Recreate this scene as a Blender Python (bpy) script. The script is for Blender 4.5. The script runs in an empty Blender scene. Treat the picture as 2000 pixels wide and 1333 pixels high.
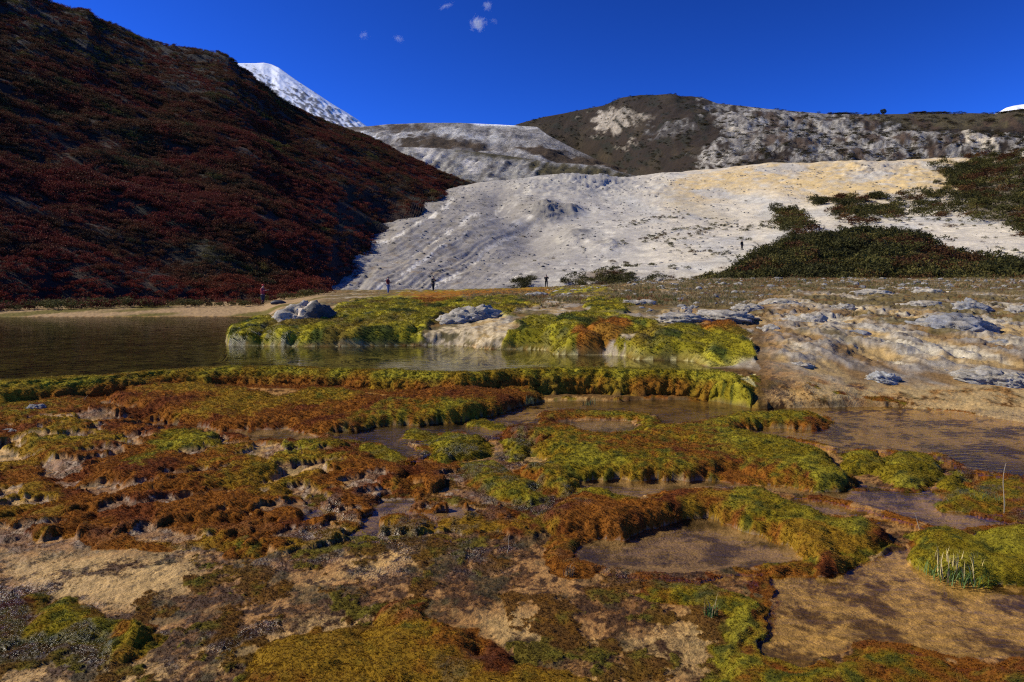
import bpy, math, random
import numpy as np
random.seed(7); rng = np.random.default_rng(11)
S = bpy.context.scene
COL = S.collection
F, HY, EYE = 1333.0, 575.0, 1.75          # focal length in photo pixels, horizon row, eye height
# ------------------------------------------------------------------ camera, world, sun
cam = bpy.data.objects.new('camera', bpy.data.cameras.new('camera')); COL.objects.link(cam)
cam.location = (0, 0, EYE); cam.rotation_euler = (math.radians(90), 0, 0)
cam.data.sensor_width = 36.0; cam.data.lens = 24.0
cam.data.shift_y = -(666.5 - HY) / 2000.0
cam.data.clip_start = 0.1; cam.data.clip_end = 20000
S.camera = cam
SUN_AZ, SUN_EL = math.radians(-84), math.radians(37)      # azimuth clockwise from +Y, elevation
world = bpy.data.worlds.new('World'); S.world = world; world.use_nodes = True
wn = world.node_tree; wn.nodes.clear()
sky = wn.nodes.new('ShaderNodeTexSky'); sky.sky_type = 'NISHITA'; sky.sun_disc = False
sky.sun_elevation = SUN_EL; sky.sun_rotation = SUN_AZ
sky.altitude = 4200; sky.air_density = 1.0; sky.dust_density = 0.0; sky.ozone_density = 3.0
tint = wn.nodes.new('ShaderNodeMix'); tint.data_type = 'RGBA'; tint.blend_type = 'MULTIPLY'; tint.inputs['Factor'].default_value = 1
tint.inputs['B'].default_value = (.084, .195, .385, 1)     # polarising filter
bg = wn.nodes.new('ShaderNodeBackground'); bg.inputs['Strength'].default_value = 0.14
wo = wn.nodes.new('ShaderNodeOutputWorld')
gam = wn.nodes.new('ShaderNodeGamma'); gam.inputs[1].default_value = 1.7; wn.links.new(sky.outputs[0], gam.inputs[0]); wn.links.new(gam.outputs[0], tint.inputs['A']); wn.links.new(tint.outputs['Result'], bg.inputs[0]); wn.links.new(bg.outputs[0], wo.inputs[0])
sun = bpy.data.objects.new('sun', bpy.data.lights.new('sun', 'SUN')); COL.objects.link(sun)
sun.data.energy = 5.0; sun.data.angle = math.radians(0.5); sun.data.color = (1.0, 0.925, 0.75)
sun.rotation_euler = (math.pi / 2 - SUN_EL, 0, math.pi - SUN_AZ)
S.cycles.use_denoising = False; S.cycles.filter_width = 1.2; S.cycles.max_bounces = 6
S.view_settings.view_transform = 'Standard'; S.view_settings.look = 'None'
S.view_settings.exposure = 0.38; S.view_settings.gamma = 1.0; S.view_settings.use_curve_mapping = False

# ------------------------------------------------------------------ noise
_P = rng.permutation(4096).astype(np.int32)
_A = rng.random(4096) * 2 * np.pi
_GX, _GY = np.cos(_A).astype(np.float32), np.sin(_A).astype(np.float32)
_R1, _R2, _R3 = (rng.random(4096).astype(np.float32) for _ in range(3))
def _h(i, j): return _P[(i + _P[j & 4095]) & 4095]
def gn(x, y):
    xi, yi = np.floor(x), np.floor(y)
    fx, fy = (x - xi).astype(np.float32), (y - yi).astype(np.float32)
    xi, yi = xi.astype(np.int32), yi.astype(np.int32)
    ux, uy = fx*fx*fx*(fx*(fx*6-15)+10), fy*fy*fy*(fy*(fy*6-15)+10)
    def d(i, j, a, b):
        h = _h(i, j); return _GX[h]*a + _GY[h]*b
    n0 = d(xi, yi, fx, fy)*(1-ux) + d(xi+1, yi, fx-1, fy)*ux
    n1 = d(xi, yi+1, fx, fy-1)*(1-ux) + d(xi+1, yi+1, fx-1, fy-1)*ux
    return (n0*(1-uy) + n1*uy) * 1.5
def fbm(x, y, s=1.0, o=4, off=0.0, g=0.5):
    r = 0; a = 1; t = 0; f = 1.0/s
    for k in range(o):
        r = r + a*gn(x*f + off + 17.3*k, y*f - off*1.7 + 9.1*k); t += a; a *= g; f *= 2.03
    return r / t * 1.5
def ridged(x, y, s, o=4, off=0.0):
    r = 0; a = 1; t = 0; f = 1.0/s
    for k in range(o):
        r = r + a*(1 - 2*np.abs(gn(x*f + off + 7.3*k, y*f + off + 3.1*k))); t += a; a *= .5; f *= 2.1
    return r / t
def worley(x, y, s, off=0.0):
    x = x/s + off; y = y/s + off*1.3
    xi, yi = np.floor(x).astype(np.int32), np.floor(y).astype(np.int32)
    f1 = np.full(x.shape, 9., np.float32); f2 = f1.copy(); idv = np.zeros(x.shape, np.float32)
    for i in (-1, 0, 1):
        for j in (-1, 0, 1):
            h = _h(xi+i, yi+j)
            d = (xi+i+_R1[h]-x)**2 + (yi+j+_R2[h]-y)**2
            m = d < f1
            f2 = np.where(m, f1, np.minimum(f2, d)); f1 = np.where(m, d, f1); idv = np.where(m, _R3[h], idv)
    return np.sqrt(f1), np.sqrt(f2), idv
def sm(a, b, x):
    t = np.clip((x-a)/(b-a), 0, 1); return t*t*(3-2*t)
def lerp(a, b, t): return a + (b-a)*t
def mixc(c, col, m):                                   # c (...,3) towards colour col by mask m
    return c + (np.asarray(col, np.float32) - c) * m[..., None]
def sdf(px, py, poly, margin):
    """signed distance to polygon, positive inside; -margin far outside"""
    P = np.asarray(poly, float)
    out = np.full(px.shape, -margin, np.float32)
    m = (px > P[:, 0].min()-margin) & (px < P[:, 0].max()+margin) & (py > P[:, 1].min()-margin) & (py < P[:, 1].max()+margin)
    if not m.any(): return out
    x, y = px[m], py[m]
    d = np.full(x.shape, 1e9); ins = np.zeros(x.shape, bool)
    for k in range(len(P)):
        a, b = P[k-1], P[k]
        e = b - a; L = e@e + 1e-12
        t = np.clip(((x-a[0])*e[0] + (y-a[1])*e[1]) / L, 0, 1)
        d = np.minimum(d, (x-a[0]-t*e[0])**2 + (y-a[1]-t*e[1])**2)
        c = (a[1] > y) != (b[1] > y)
        with np.errstate(divide='ignore', invalid='ignore'):
            ins ^= c & (x < (b[0]-a[0])*(y-a[1])/(b[1]-a[1]+1e-12) + a[0])
    d = np.sqrt(d)
    out[m] = np.maximum(np.where(ins, d, -d), -margin)
    return out

# ------------------------------------------------------------------ materials
def newmat(name):
    m = bpy.data.materials.new(name); m.use_nodes = True
    nt = m.node_tree; nt.nodes.clear()
    o = nt.nodes.new('ShaderNodeOutputMaterial'); p = nt.nodes.new('ShaderNodeBsdfPrincipled')
    nt.links.new(p.outputs[0], o.inputs[0]); return m, nt, p
def nd(nt, t, **k):
    n = nt.nodes.new(t)
    for a, b in k.items(): setattr(n, a, b)
    return n
def mth(nt, op, a, b=None, c=None):
    n = nt.nodes.new('ShaderNodeMath'); n.operation = op
    for i, v in enumerate((a, b, c)):
        if v is None: continue
        if isinstance(v, (int, float)): n.inputs[i].default_value = v
        else: nt.links.new(v, n.inputs[i])
    return n.outputs[0]
def terrain_mat(name, scales, bump, bscale, var=0.5, rough=0.9, wet=False, spec=0.3):
    """albedo from the 'Col' attribute times fine grain, relief by bump"""
    m, nt, p = newmat(name)
    at = nd(nt, 'ShaderNodeAttribute', attribute_name='Col')
    tc = nd(nt, 'ShaderNodeTexCoord')
    f = None
    for s in scales:
        n = nd(nt, 'ShaderNodeTexNoise'); n.inputs['Scale'].default_value = s; n.inputs['Detail'].default_value = 6; n.inputs['Roughness'].default_value = .7
        nt.links.new(tc.outputs['Object'], n.inputs['Vector'])
        g = mth(nt, 'SUBTRACT', n.outputs['Fac'], .5)
        f = g if f is None else mth(nt, 'ADD', f, g)
    fac = mth(nt, 'MULTIPLY_ADD', f, var*3.2, 1.0)
    fac = mth(nt, 'MAXIMUM', fac, .12)
    v = nd(nt, 'ShaderNodeVectorMath', operation='SCALE')
    nt.links.new(at.outputs['Color'], v.inputs[0]); nt.links.new(fac, v.inputs['Scale'])
    nt.links.new(v.outputs[0], p.inputs['Base Color'])
    bn = nd(nt, 'ShaderNodeTexNoise'); bn.inputs['Scale'].default_value = bscale; bn.inputs['Detail'].default_value = 8; bn.inputs['Roughness'].default_value = .75
    nt.links.new(tc.outputs['Object'], bn.inputs['Vector'])
    b = nd(nt, 'ShaderNodeBump'); b.inputs['Strength'].default_value = 1.0; b.inputs['Distance'].default_value = bump
    nt.links.new(bn.outputs['Fac'], b.inputs['Height']); nt.links.new(b.outputs[0], p.inputs['Normal'])
    p.inputs['Roughness'].default_value = rough; p.inputs['Specular IOR Level'].default_value = spec
    if wet:
        w = nd(nt, 'ShaderNodeAttribute', attribute_name='wet')
        nt.links.new(mth(nt, 'MULTIPLY_ADD', w.outputs['Fac'], .26-rough, rough), p.inputs['Roughness'])
        nt.links.new(mth(nt, 'MULTIPLY_ADD', w.outputs['Fac'], .42, .04), p.inputs['Specular IOR Level'])
        b3 = nd(nt, 'ShaderNodeTexNoise'); b3.inputs['Scale'].default_value = 60; b3.inputs['Detail'].default_value = 3; nt.links.new(tc.outputs['Object'], b3.inputs['Vector'])
        b2 = nd(nt, 'ShaderNodeBump'); b2.inputs['Distance'].default_value = .035; nt.links.new(w.outputs['Fac'], b2.inputs['Strength'])
        nt.links.new(b3.outputs['Fac'], b2.inputs['Height']); nt.links.new(b.outputs[0], b2.inputs['Normal']); nt.links.new(b2.outputs[0], p.inputs['Normal'])
    return m
def plain(name, col, rough=.8, spec=.3, var=0.25, scale=8.0):
    m, nt, p = newmat(name)
    tc = nd(nt, 'ShaderNodeTexCoord'); n = nd(nt, 'ShaderNodeTexNoise'); n.inputs['Scale'].default_value = scale; n.inputs['Detail'].default_value = 5
    nt.links.new(tc.outputs['Object'], n.inputs['Vector'])
    v = nd(nt, 'ShaderNodeVectorMath', operation='SCALE'); v.inputs[0].default_value = col
    nt.links.new(mth(nt, 'MULTIPLY_ADD', mth(nt, 'SUBTRACT', n.outputs['Fac'], .5), var*4, 1.0), v.inputs['Scale'])
    nt.links.new(v.outputs[0], p.inputs['Base Color'])
    p.inputs['Roughness'].default_value = rough; p.inputs['Specular IOR Level'].default_value = spec
    return m
def leaf_mat(name, rough=.7, trans=.25, spec=.2, base_dark=None):
    """colour from the instancer's (or the object's own) 'icol'"""
    m, nt, p = newmat(name)
    at = nd(nt, 'ShaderNodeAttribute', attribute_name='icol', attribute_type='INSTANCER')
    tc = nd(nt, 'ShaderNodeTexCoord'); n = nd(nt, 'ShaderNodeTexNoise'); n.inputs['Scale'].default_value = 7
    nt.links.new(tc.outputs['Object'], n.inputs['Vector'])
    v = nd(nt, 'ShaderNodeVectorMath', operation='SCALE'); nt.links.new(at.outputs['Color'], v.inputs[0])
    nt.links.new(mth(nt, 'MULTIPLY_ADD', n.outputs['Fac'], 1.6, .2), v.inputs['Scale'])
    nt.links.new(v.outputs[0], p.inputs['Base Color'])
    p.inputs['Roughness'].default_value = rough; p.inputs['Specular IOR Level'].default_value = spec
    if trans:
        t = nd(nt, 'ShaderNodeBsdfTranslucent'); nt.links.new(v.outputs[0], t.inputs[0])
        mx = nd(nt, 'ShaderNodeMixShader'); mx.inputs[0].default_value = trans
        nt.links.new(p.outputs[0], mx.inputs[1]); nt.links.new(t.outputs[0], mx.inputs[2])
        nt.links.new(mx.outputs[0], [q for q in nt.nodes if q.type == 'OUTPUT_MATERIAL'][0].inputs[0])
    return m
def water_mat(name, tintc, sx, sy, bump, rough=.02, ior=1.15):
    m, nt, p = newmat(name); nt.nodes.remove(p)
    o = [q for q in nt.nodes if q.type == 'OUTPUT_MATERIAL'][0]
    g = nd(nt, 'ShaderNodeBsdfGlossy'); g.inputs['Roughness'].default_value = rough
    t = nd(nt, 'ShaderNodeBsdfTransparent'); t.inputs[0].default_value = (*tintc, 1)
    fr = nd(nt, 'ShaderNodeFresnel'); fr.inputs['IOR'].default_value = ior
    tc = nd(nt, 'ShaderNodeTexCoord'); mp = nd(nt, 'ShaderNodeMapping'); mp.inputs['Scale'].default_value = (sx, sy, 1); mp.inputs['Rotation'].default_value = (0, 0, .25)
    nt.links.new(tc.outputs['Object'], mp.inputs[0])
    n = nd(nt, 'ShaderNodeTexNoise'); n.inputs['Scale'].default_value = 1; n.inputs['Detail'].default_value = 3; n.inputs['Distortion'].default_value = .6
    nt.links.new(mp.outputs[0], n.inputs['Vector'])
    b = nd(nt, 'ShaderNodeBump'); b.inputs['Distance'].default_value = bump; b.inputs['Strength'].default_value = 1
    nt.links.new(n.outputs['Fac'], b.inputs['Height'])
    for q in (g, fr): nt.links.new(b.outputs[0], q.inputs['Normal'])
    mx = nd(nt, 'ShaderNodeMixShader'); nt.links.new(fr.outputs[0], mx.inputs[0]); nt.links.new(t.outputs[0], mx.inputs[1]); nt.links.new(g.outputs[0], mx.inputs[2])
    nt.links.new(mx.outputs[0], o.inputs[0]); return m

# ------------------------------------------------------------------ object helpers
def tag(o, label=None, cat=None, group=None, kind=None):
    if label: o['label'] = label
    if cat: o['category'] = cat
    if group: o['group'] = group
    if kind: o['kind'] = kind
    return o
def mesh_np(name, V, faces, mat, smooth=True, attrs=None, parent=None):
    """V (n,3); faces (m,3|4) int array"""
    me = bpy.data.meshes.new(name); n = len(V); k = faces.shape[1]
    me.vertices.add(n); me.vertices.foreach_set('co', np.ascontiguousarray(V, np.float32).ravel())
    me.loops.add(faces.size); me.loops.foreach_set('vertex_index', np.ascontiguousarray(faces, np.int32).ravel())
    me.polygons.add(len(faces)); me.polygons.foreach_set('loop_start', np.arange(0, faces.size, k, dtype=np.int32))
    me.polygons.foreach_set('loop_total', np.full(len(faces), k, np.int32))
    me.update(calc_edges=True)
    me.polygons.foreach_set('use_smooth', np.full(len(faces), smooth, bool))
    for a, v in (attrs or {}).items():
        v = np.asarray(v, np.float32)
        if v.ndim == 2:
            at = me.attributes.new(a, 'FLOAT_COLOR', 'POINT'); at.data.foreach_set('color', np.concatenate([np.clip(v, 0, 1), np.ones((n, 1), np.float32)], 1).ravel())
        else:
            at = me.attributes.new(a, 'FLOAT', 'POINT'); at.data.foreach_set('value', v.ravel())
    if mat: me.materials.append(mat)
    o = bpy.data.objects.new(name, me); COL.objects.link(o)
    if parent: o.parent = parent
    return o
def grid_faces(nr, nc):
    i = np.arange(nr*nc, dtype=np.int64).reshape(nr, nc)
    return np.stack([i[:-1, :-1], i[:-1, 1:], i[1:, 1:], i[1:, :-1]], -1).reshape(-1, 4)
def submesh(name, V, faces, sel, mat, attrs):
    f = faces[sel]; used, inv = np.unique(f, return_inverse=True)
    return mesh_np(name, V[used], inv.reshape(f.shape), mat, attrs={a: v[used] for a, v in attrs.items()})
_cache = {}
def scatter(name, pts, protos, scale, icol, rot, vid, mat=None):
    """instances of the prototypes at given points (one GN object)"""
    me = bpy.data.meshes.new(name); n = len(pts)
    me.vertices.add(n); me.vertices.foreach_set('co', np.asarray(pts, np.float32).ravel())
    def fv(a, v, t, key):
        at = me.attributes.new(a, t, 'POINT'); at.data.foreach_set(key, np.ascontiguousarray(v).ravel())
    fv('iscale', np.asarray(scale, np.float32), 'FLOAT_VECTOR', 'vector')
    fv('irot', np.asarray(rot, np.float32), 'FLOAT_VECTOR', 'vector')
    fv('icol', np.concatenate([icol, np.ones((n, 1))], 1).astype(np.float32), 'FLOAT_COLOR', 'color')
    fv('vid', np.asarray(vid, np.int32), 'INT', 'value')
    o = bpy.data.objects.new(name, me); COL.objects.link(o)
    ng = bpy.data.node_groups.new(name, 'GeometryNodeTree')
    ng.interface.new_socket('Geometry', in_out='INPUT', socket_type='NodeSocketGeometry')
    ng.interface.new_socket('Geometry', in_out='OUTPUT', socket_type='NodeSocketGeometry')
    N, L = ng.nodes, ng.links
    gi, go = N.new('NodeGroupInput'), N.new('NodeGroupOutput'); jn = N.new('GeometryNodeJoinGeometry')
    def attr(a, t):
        q = N.new('GeometryNodeInputNamedAttribute'); q.data_type = t; q.inputs[0].default_value = a; return q.outputs['Attribute']
    sc_, ro_, vi_ = attr('iscale', 'FLOAT_VECTOR'), attr('irot', 'FLOAT_VECTOR'), attr('vid', 'INT')
    e2r = N.new('FunctionNodeEulerToRotation'); L.new(ro_, e2r.inputs[0])
    for k, pr in enumerate(protos):
        oi = N.new('GeometryNodeObjectInfo'); oi.inputs['Object'].default_value = pr
        cmp = N.new('FunctionNodeCompare'); cmp.data_type = 'INT'; cmp.operation = 'EQUAL'; L.new(vi_, cmp.inputs[2]); cmp.inputs[3].default_value = k
        ip = N.new('GeometryNodeInstanceOnPoints')
        L.new(gi.outputs[0], ip.inputs['Points']); L.new(cmp.outputs[0], ip.inputs['Selection']); L.new(oi.outputs['Geometry'], ip.inputs['Instance'])
        L.new(e2r.outputs[0], ip.inputs['Rotation']); L.new(sc_, ip.inputs['Scale']); L.new(ip.outputs[0], jn.inputs[0])
    L.new(jn.outputs[0], go.inputs[0])
    md = o.modifiers.new('scatter', 'NODES'); md.node_group = ng
    return o
def proto(name, V, faces, mat, smooth=False):
    o = mesh_np(name, np.asarray(V, float), np.asarray(faces), mat, smooth)
    COL.objects.unlink(o); return o

# ------------------------------------------------------------------ the ground: one height field
def interp_cols(px, table):
    return np.interp(px, [t[0] for t in table], [t[1] for t in table])
RIMY = [(-400, 765), (0, 750), (100, 744), (200, 738), (300, 730), (440, 722), (560, 722), (700, 727), (850, 731), (900, 735), (950, 730), (1000, 726), (1150, 724), (1300, 727), (1400, 731), (1480, 742), (2400, 742)]
def yrim(px): return 1.25*F/(interp_cols(px, RIMY) - HY)
BACK = {  # depth -> height, behind the rim
 -400: [(9, .12), (35.5, .12), (37, .5), (45, .95), (60, 2), (130, 5)],
 250: [(9, .12), (35, .12), (37.5, .5), (45, .78), (53, 1.1), (70, 1.6), (130, 4)],
 425: [(9, .12), (34, .12), (38, .5), (45, .68), (53, .78), (66, 1.4), (130, 4)],
 455: [(9, .12), (16.2, .2), (16.7, .66), (18, .8), (20, .72), (23, .25), (34, .2), (38, .5), (45, .66), (53, .76), (66, 1.45), (130, 4)],
 500: [(9, .12), (16.2, .15), (16.7, .72), (18, .88), (22, .9), (26, .72), (30, .45), (38, .52), (45, .68), (53, .76), (66, 1.5), (130, 4)],
 560: [(9, .12), (16.0, .15), (16.6, .76), (18.5, .9), (22, 1.0), (26, 1.08), (34, 1.05), (45, 1.1), (55, 1.25), (66, 1.55), (130, 4)],
 640: [(9, .12), (15.9, .15), (16.6, .78), (18.5, .93), (21, 1.05), (25, 1.2), (30, 1.35), (40, 1.45), (55, 1.65), (66, 1.75), (130, 4)],
 850: [(9, .12), (16.3, .15), (16.9, .75), (18.5, .9), (21, 1.08), (25, 1.22), (30, 1.36), (40, 1.55), (55, 1.75), (66, 1.86), (90, 2.4), (130, 4)],
 1000: [(9, .12), (15.2, .15), (15.7, .78), (17.5, .98), (20, 1.15), (25, 1.3), (32, 1.5), (45, 1.8), (60, 2.05), (90, 2.5), (130, 4)],
 1150: [(9, .12), (13.7, .15), (14.2, .78), (15.5, .98), (18, 1.12), (21, 1.24), (26, 1.42), (35, 1.68), (50, 2.15), (66, 2.6), (90, 2.8), (130, 4)],
 1300: [(9, .12), (12.6, .2), (13.1, .7), (14.5, .9), (17, 1.1), (20, 1.25), (26, 1.5), (36, 1.88), (46, 2.4), (56, 2.9), (90, 3.0), (130, 4)],
 1400: [(9, .15), (10.9, .3), (11.6, .52), (12.3, .62), (14, .82), (16.5, 1.04), (20, 1.24), (26, 1.5), (36, 1.92), (46, 2.46), (56, 3.0), (90, 3.2), (130, 4)],
 1500: [(8, .10), (9.6, .14), (10.2, .44), (11, .53), (12.3, .60), (14, .74), (16.5, .95), (20, 1.16), (26, 1.46), (36, 1.92), (46, 2.46), (56, 3.02), (90, 3.2), (130, 4)],
 1750: [(8, .10), (9.7, .13), (10.2, .30), (11, .38), (12.5, .50), (14.5, .70), (17, .93), (20, 1.12), (26, 1.42), (36, 1.88), (46, 2.44), (56, 3.02), (90, 3.2), (130, 4)],
 2400: [(8, .10), (9, .16), (10.5, .3), (12.5, .52), (14.5, .76), (17, 1.0), (20, 1.2), (26, 1.5), (36, 2.0), (46, 2.5), (56, 3.1), (90, 3.4), (130, 4.4)]}
_bk = sorted(BACK); _YS = np.concatenate([np.linspace(7, 20, 200), np.geomspace(20.2, 140, 160)])
_BT = np.array([np.interp(_YS, [p[0] for p in BACK[k]], [p[1] for p in BACK[k]]) for k in _bk])
def zback(px, Y):
    px = np.asarray(px, float); Y = np.asarray(Y, float)
    k = np.interp(px, _bk, np.arange(len(_bk))); i = np.clip(np.floor(k).astype(int), 0, len(_bk)-2); t = k - i; t = t*t*(3-2*t)
    j = np.interp(Y, _YS, np.arange(len(_YS))); a = np.clip(np.floor(j).astype(int), 0, len(_YS)-2); b = j - a
    q = lambda r: _BT[r, a]*(1-b) + _BT[r, a+1]*b
    return q(i)*(1-t) + q(i+1)*t
def zfront(Y): return 0.022*(Y-3)
def zlow(px, Y): return zfront(Y) + .125*sm(2.6, .9, yrim(px)-np.asarray(Y, float))*sm(1050, 850, np.asarray(px, float))
def zbase(px, Y, dr=0.0):
    yr = yrim(px) + dr
    r = sm(1500, 1420, np.asarray(px, float))                    # the rim dies out on the right
    w = np.sqrt(np.clip((Y-yr+.30)/.30, 0, 1))
    left = np.where(Y < yr, zlow(px, Y)*(1-w) + .53*w, zback(px, Y))
    left = np.maximum(left, np.where(Y > yr-.02, .53 - 3.2*np.maximum(0, (Y-yr-.22))**1.0, -9))
    wr = sm(7.5, 10.5, Y)
    right = zfront(np.asarray(Y, float))*(1-wr) + zback(px, np.maximum(Y, 9))*wr
    return left*r + right*(1-r)
def p2w(px, py, h=0.0):
    """photo pixel on the foreground plane (raised by h) -> world X, Y"""
    v = (np.asarray(py, float)-HY)/F; Y = (EYE - h + .066)/(v + .022)
    return (np.asarray(px, float)-1000)/F*Y, Y
_yy = np.geomspace(2.2, 125, 2500)
def p2g(px, py):
    """photo pixel -> first hit on the ground (X, Y, Z)"""
    z = zbase(np.full_like(_yy, px), _yy); k = np.argmax(EYE - (py-HY)/F*_yy < z)
    Y = _yy[k]; return (px-1000)/F*Y, Y, float(z[k])

NC = 1180
pxs = np.linspace(-330, 2330, NC)
yr = yrim(pxs)
def seg(a, b, n, inv=True):
    t = np.linspace(0, 1, n, endpoint=False)[:, None]
    return 1/(1/a*(1-t) + 1/b*t) if inv else a*(1-t) + b*t
one = np.ones(NC)
Yg = np.concatenate([seg(2.3*one, yr-.32, 470), seg(yr-.32, yr+.22, 46, False), seg(yr+.22, 15*one, 60), seg(15*one, 18*one, 60), seg(18*one, 34*one, 90), seg(34*one, 70*one, 60), seg(70*one, 125*one, 14), 125*one[None]])
NR = len(Yg); PX = np.broadcast_to(pxs, Yg.shape).copy(); Xg = (PX-1000)/F*Yg
dr = fbm(Xg, Yg, .9, 3, 3.3)*.13 + fbm(Xg, Yg, .25, 2, 8.3)*.05
dr = dr * sm(-1.2, -.3, Yg-yr)
Z = zbase(PX, Yg, dr)
PY = HY + (EYE - Z)*F/Yg                                        # where the bare surface shows in the photograph
PYb = HY + (EYE - zbase(PX, Yg))*F/Yg
front = (Yg < yr - .02 + dr) | (PX > 1475 + 20*gn(Xg*1.3, Yg*1.3))
# domain-warped coordinates
wx = Xg + .10*fbm(Xg, Yg, .45, 3, 1.1) + .035*fbm(Xg, Yg, .11, 2, 5.1)
wy = Yg + .13*fbm(Xg, Yg, .50, 3, 2.7) + .045*fbm(Xg, Yg, .13, 2, 6.1)
# pool outlines -------------------------------------------------------------
POOLS = {  # outline, depth, tint
 'w2': ([(455,762),(560,757),(700,759),(830,760),(865,768),(780,778),(700,783),(620,778),(540,788),(470,778)], .06),
 'w3': ([(190,812),(300,818),(420,835),(560,838),(600,844),(628,862),(560,870),(480,862),(380,847),(300,837),(200,828)], .06),
 'w4': ([(640,842),(700,838),(870,824),(940,812),(1010,790),(1060,778),(1200,779),(1300,775),(1490,772),(1600,786),(1740,790),(1850,800),(2150,850),(2150,960),(1900,930),(1840,895),(1730,885),(1650,885),(1600,872),(1540,858),(1450,846),(1465,836),(1540,836),(1610,838),(1625,820),(1600,808),(1530,804),(1440,806),(1390,818),(1290,832),(1280,812),(1235,802),(1150,800),(1060,803),(1050,815),(1060,832),(990,834),(985,850),(960,858),(900,848),(830,850),(800,870),(830,885),(800,905),(740,870),(640,862)], .07),
 'w5': ([(1080,822),(1150,818),(1225,820),(1245,832),(1235,846),(1200,849),(1110,838)], .09),
 'w6': ([(1115,945),(1150,934),(1220,930),(1300,934),(1400,940),(1500,945),(1600,962),(1700,960),(1820,960),(1900,1010),(1990,1030),(1850,1045),(1740,1010),(1620,975),(1500,962),(1440,956),(1370,955),(1300,964),(1250,978),(1190,968),(1130,956)], .08),
 'w7': ([(1508,978),(1560,974),(1640,985),(1705,1003),(1690,1010),(1600,1006),(1550,988)], .06),
 'w8': ([(1118,1062),(1150,1048),(1220,1046),(1290,1024),(1350,1008),(1410,1006),(1450,1022),(1510,1042),(1562,1070),(1575,1098),(1480,1108),(1350,1125),(1250,1120),(1170,1108),(1120,1088)], .09),
 'w9': ([(1500,1125),(1620,1125),(1700,1080),(1760,1060),(1800,1110),(1900,1135),(2150,1145),(2150,1295),(1880,1300),(1760,1262),(1680,1262),(1560,1305),(1480,1285),(1500,1210)], .035),
 'w10': ([(560,1000),(640,985),(720,975),(800,970),(900,985),(1000,1000),(1050,1020),(1040,1040),(900,1045),(760,1050),(660,1045),(580,1030)], .025),
}
poolm = np.zeros_like(Z); plist = {}; lev_m = np.zeros_like(Z); psd = {}; Z0 = Z.copy()
for k, (poly, dep) in POOLS.items():
    P = np.array(poly, float); cx, cy = p2w(P[:, 0], P[:, 1], 0)
    s = sdf(wx*.5+Xg*.5, wy*.5+Yg*.5, np.stack([cx, cy], 1), .5)
    lev = {'w4': zfront(8.7), 'w6': zfront(6.2), 'w9': zfront(3.9)}.get(k, zfront(np.median(cy)) - .005)
    psd[k] = (s, lev, dep)
    Z = np.where(front & (Yg < yr-.4), lerp(Z, np.minimum(Z, lev-.012), sm(-.02, .16, s)*sm(lev+.10, lev+.05, Z0)), Z)
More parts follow.
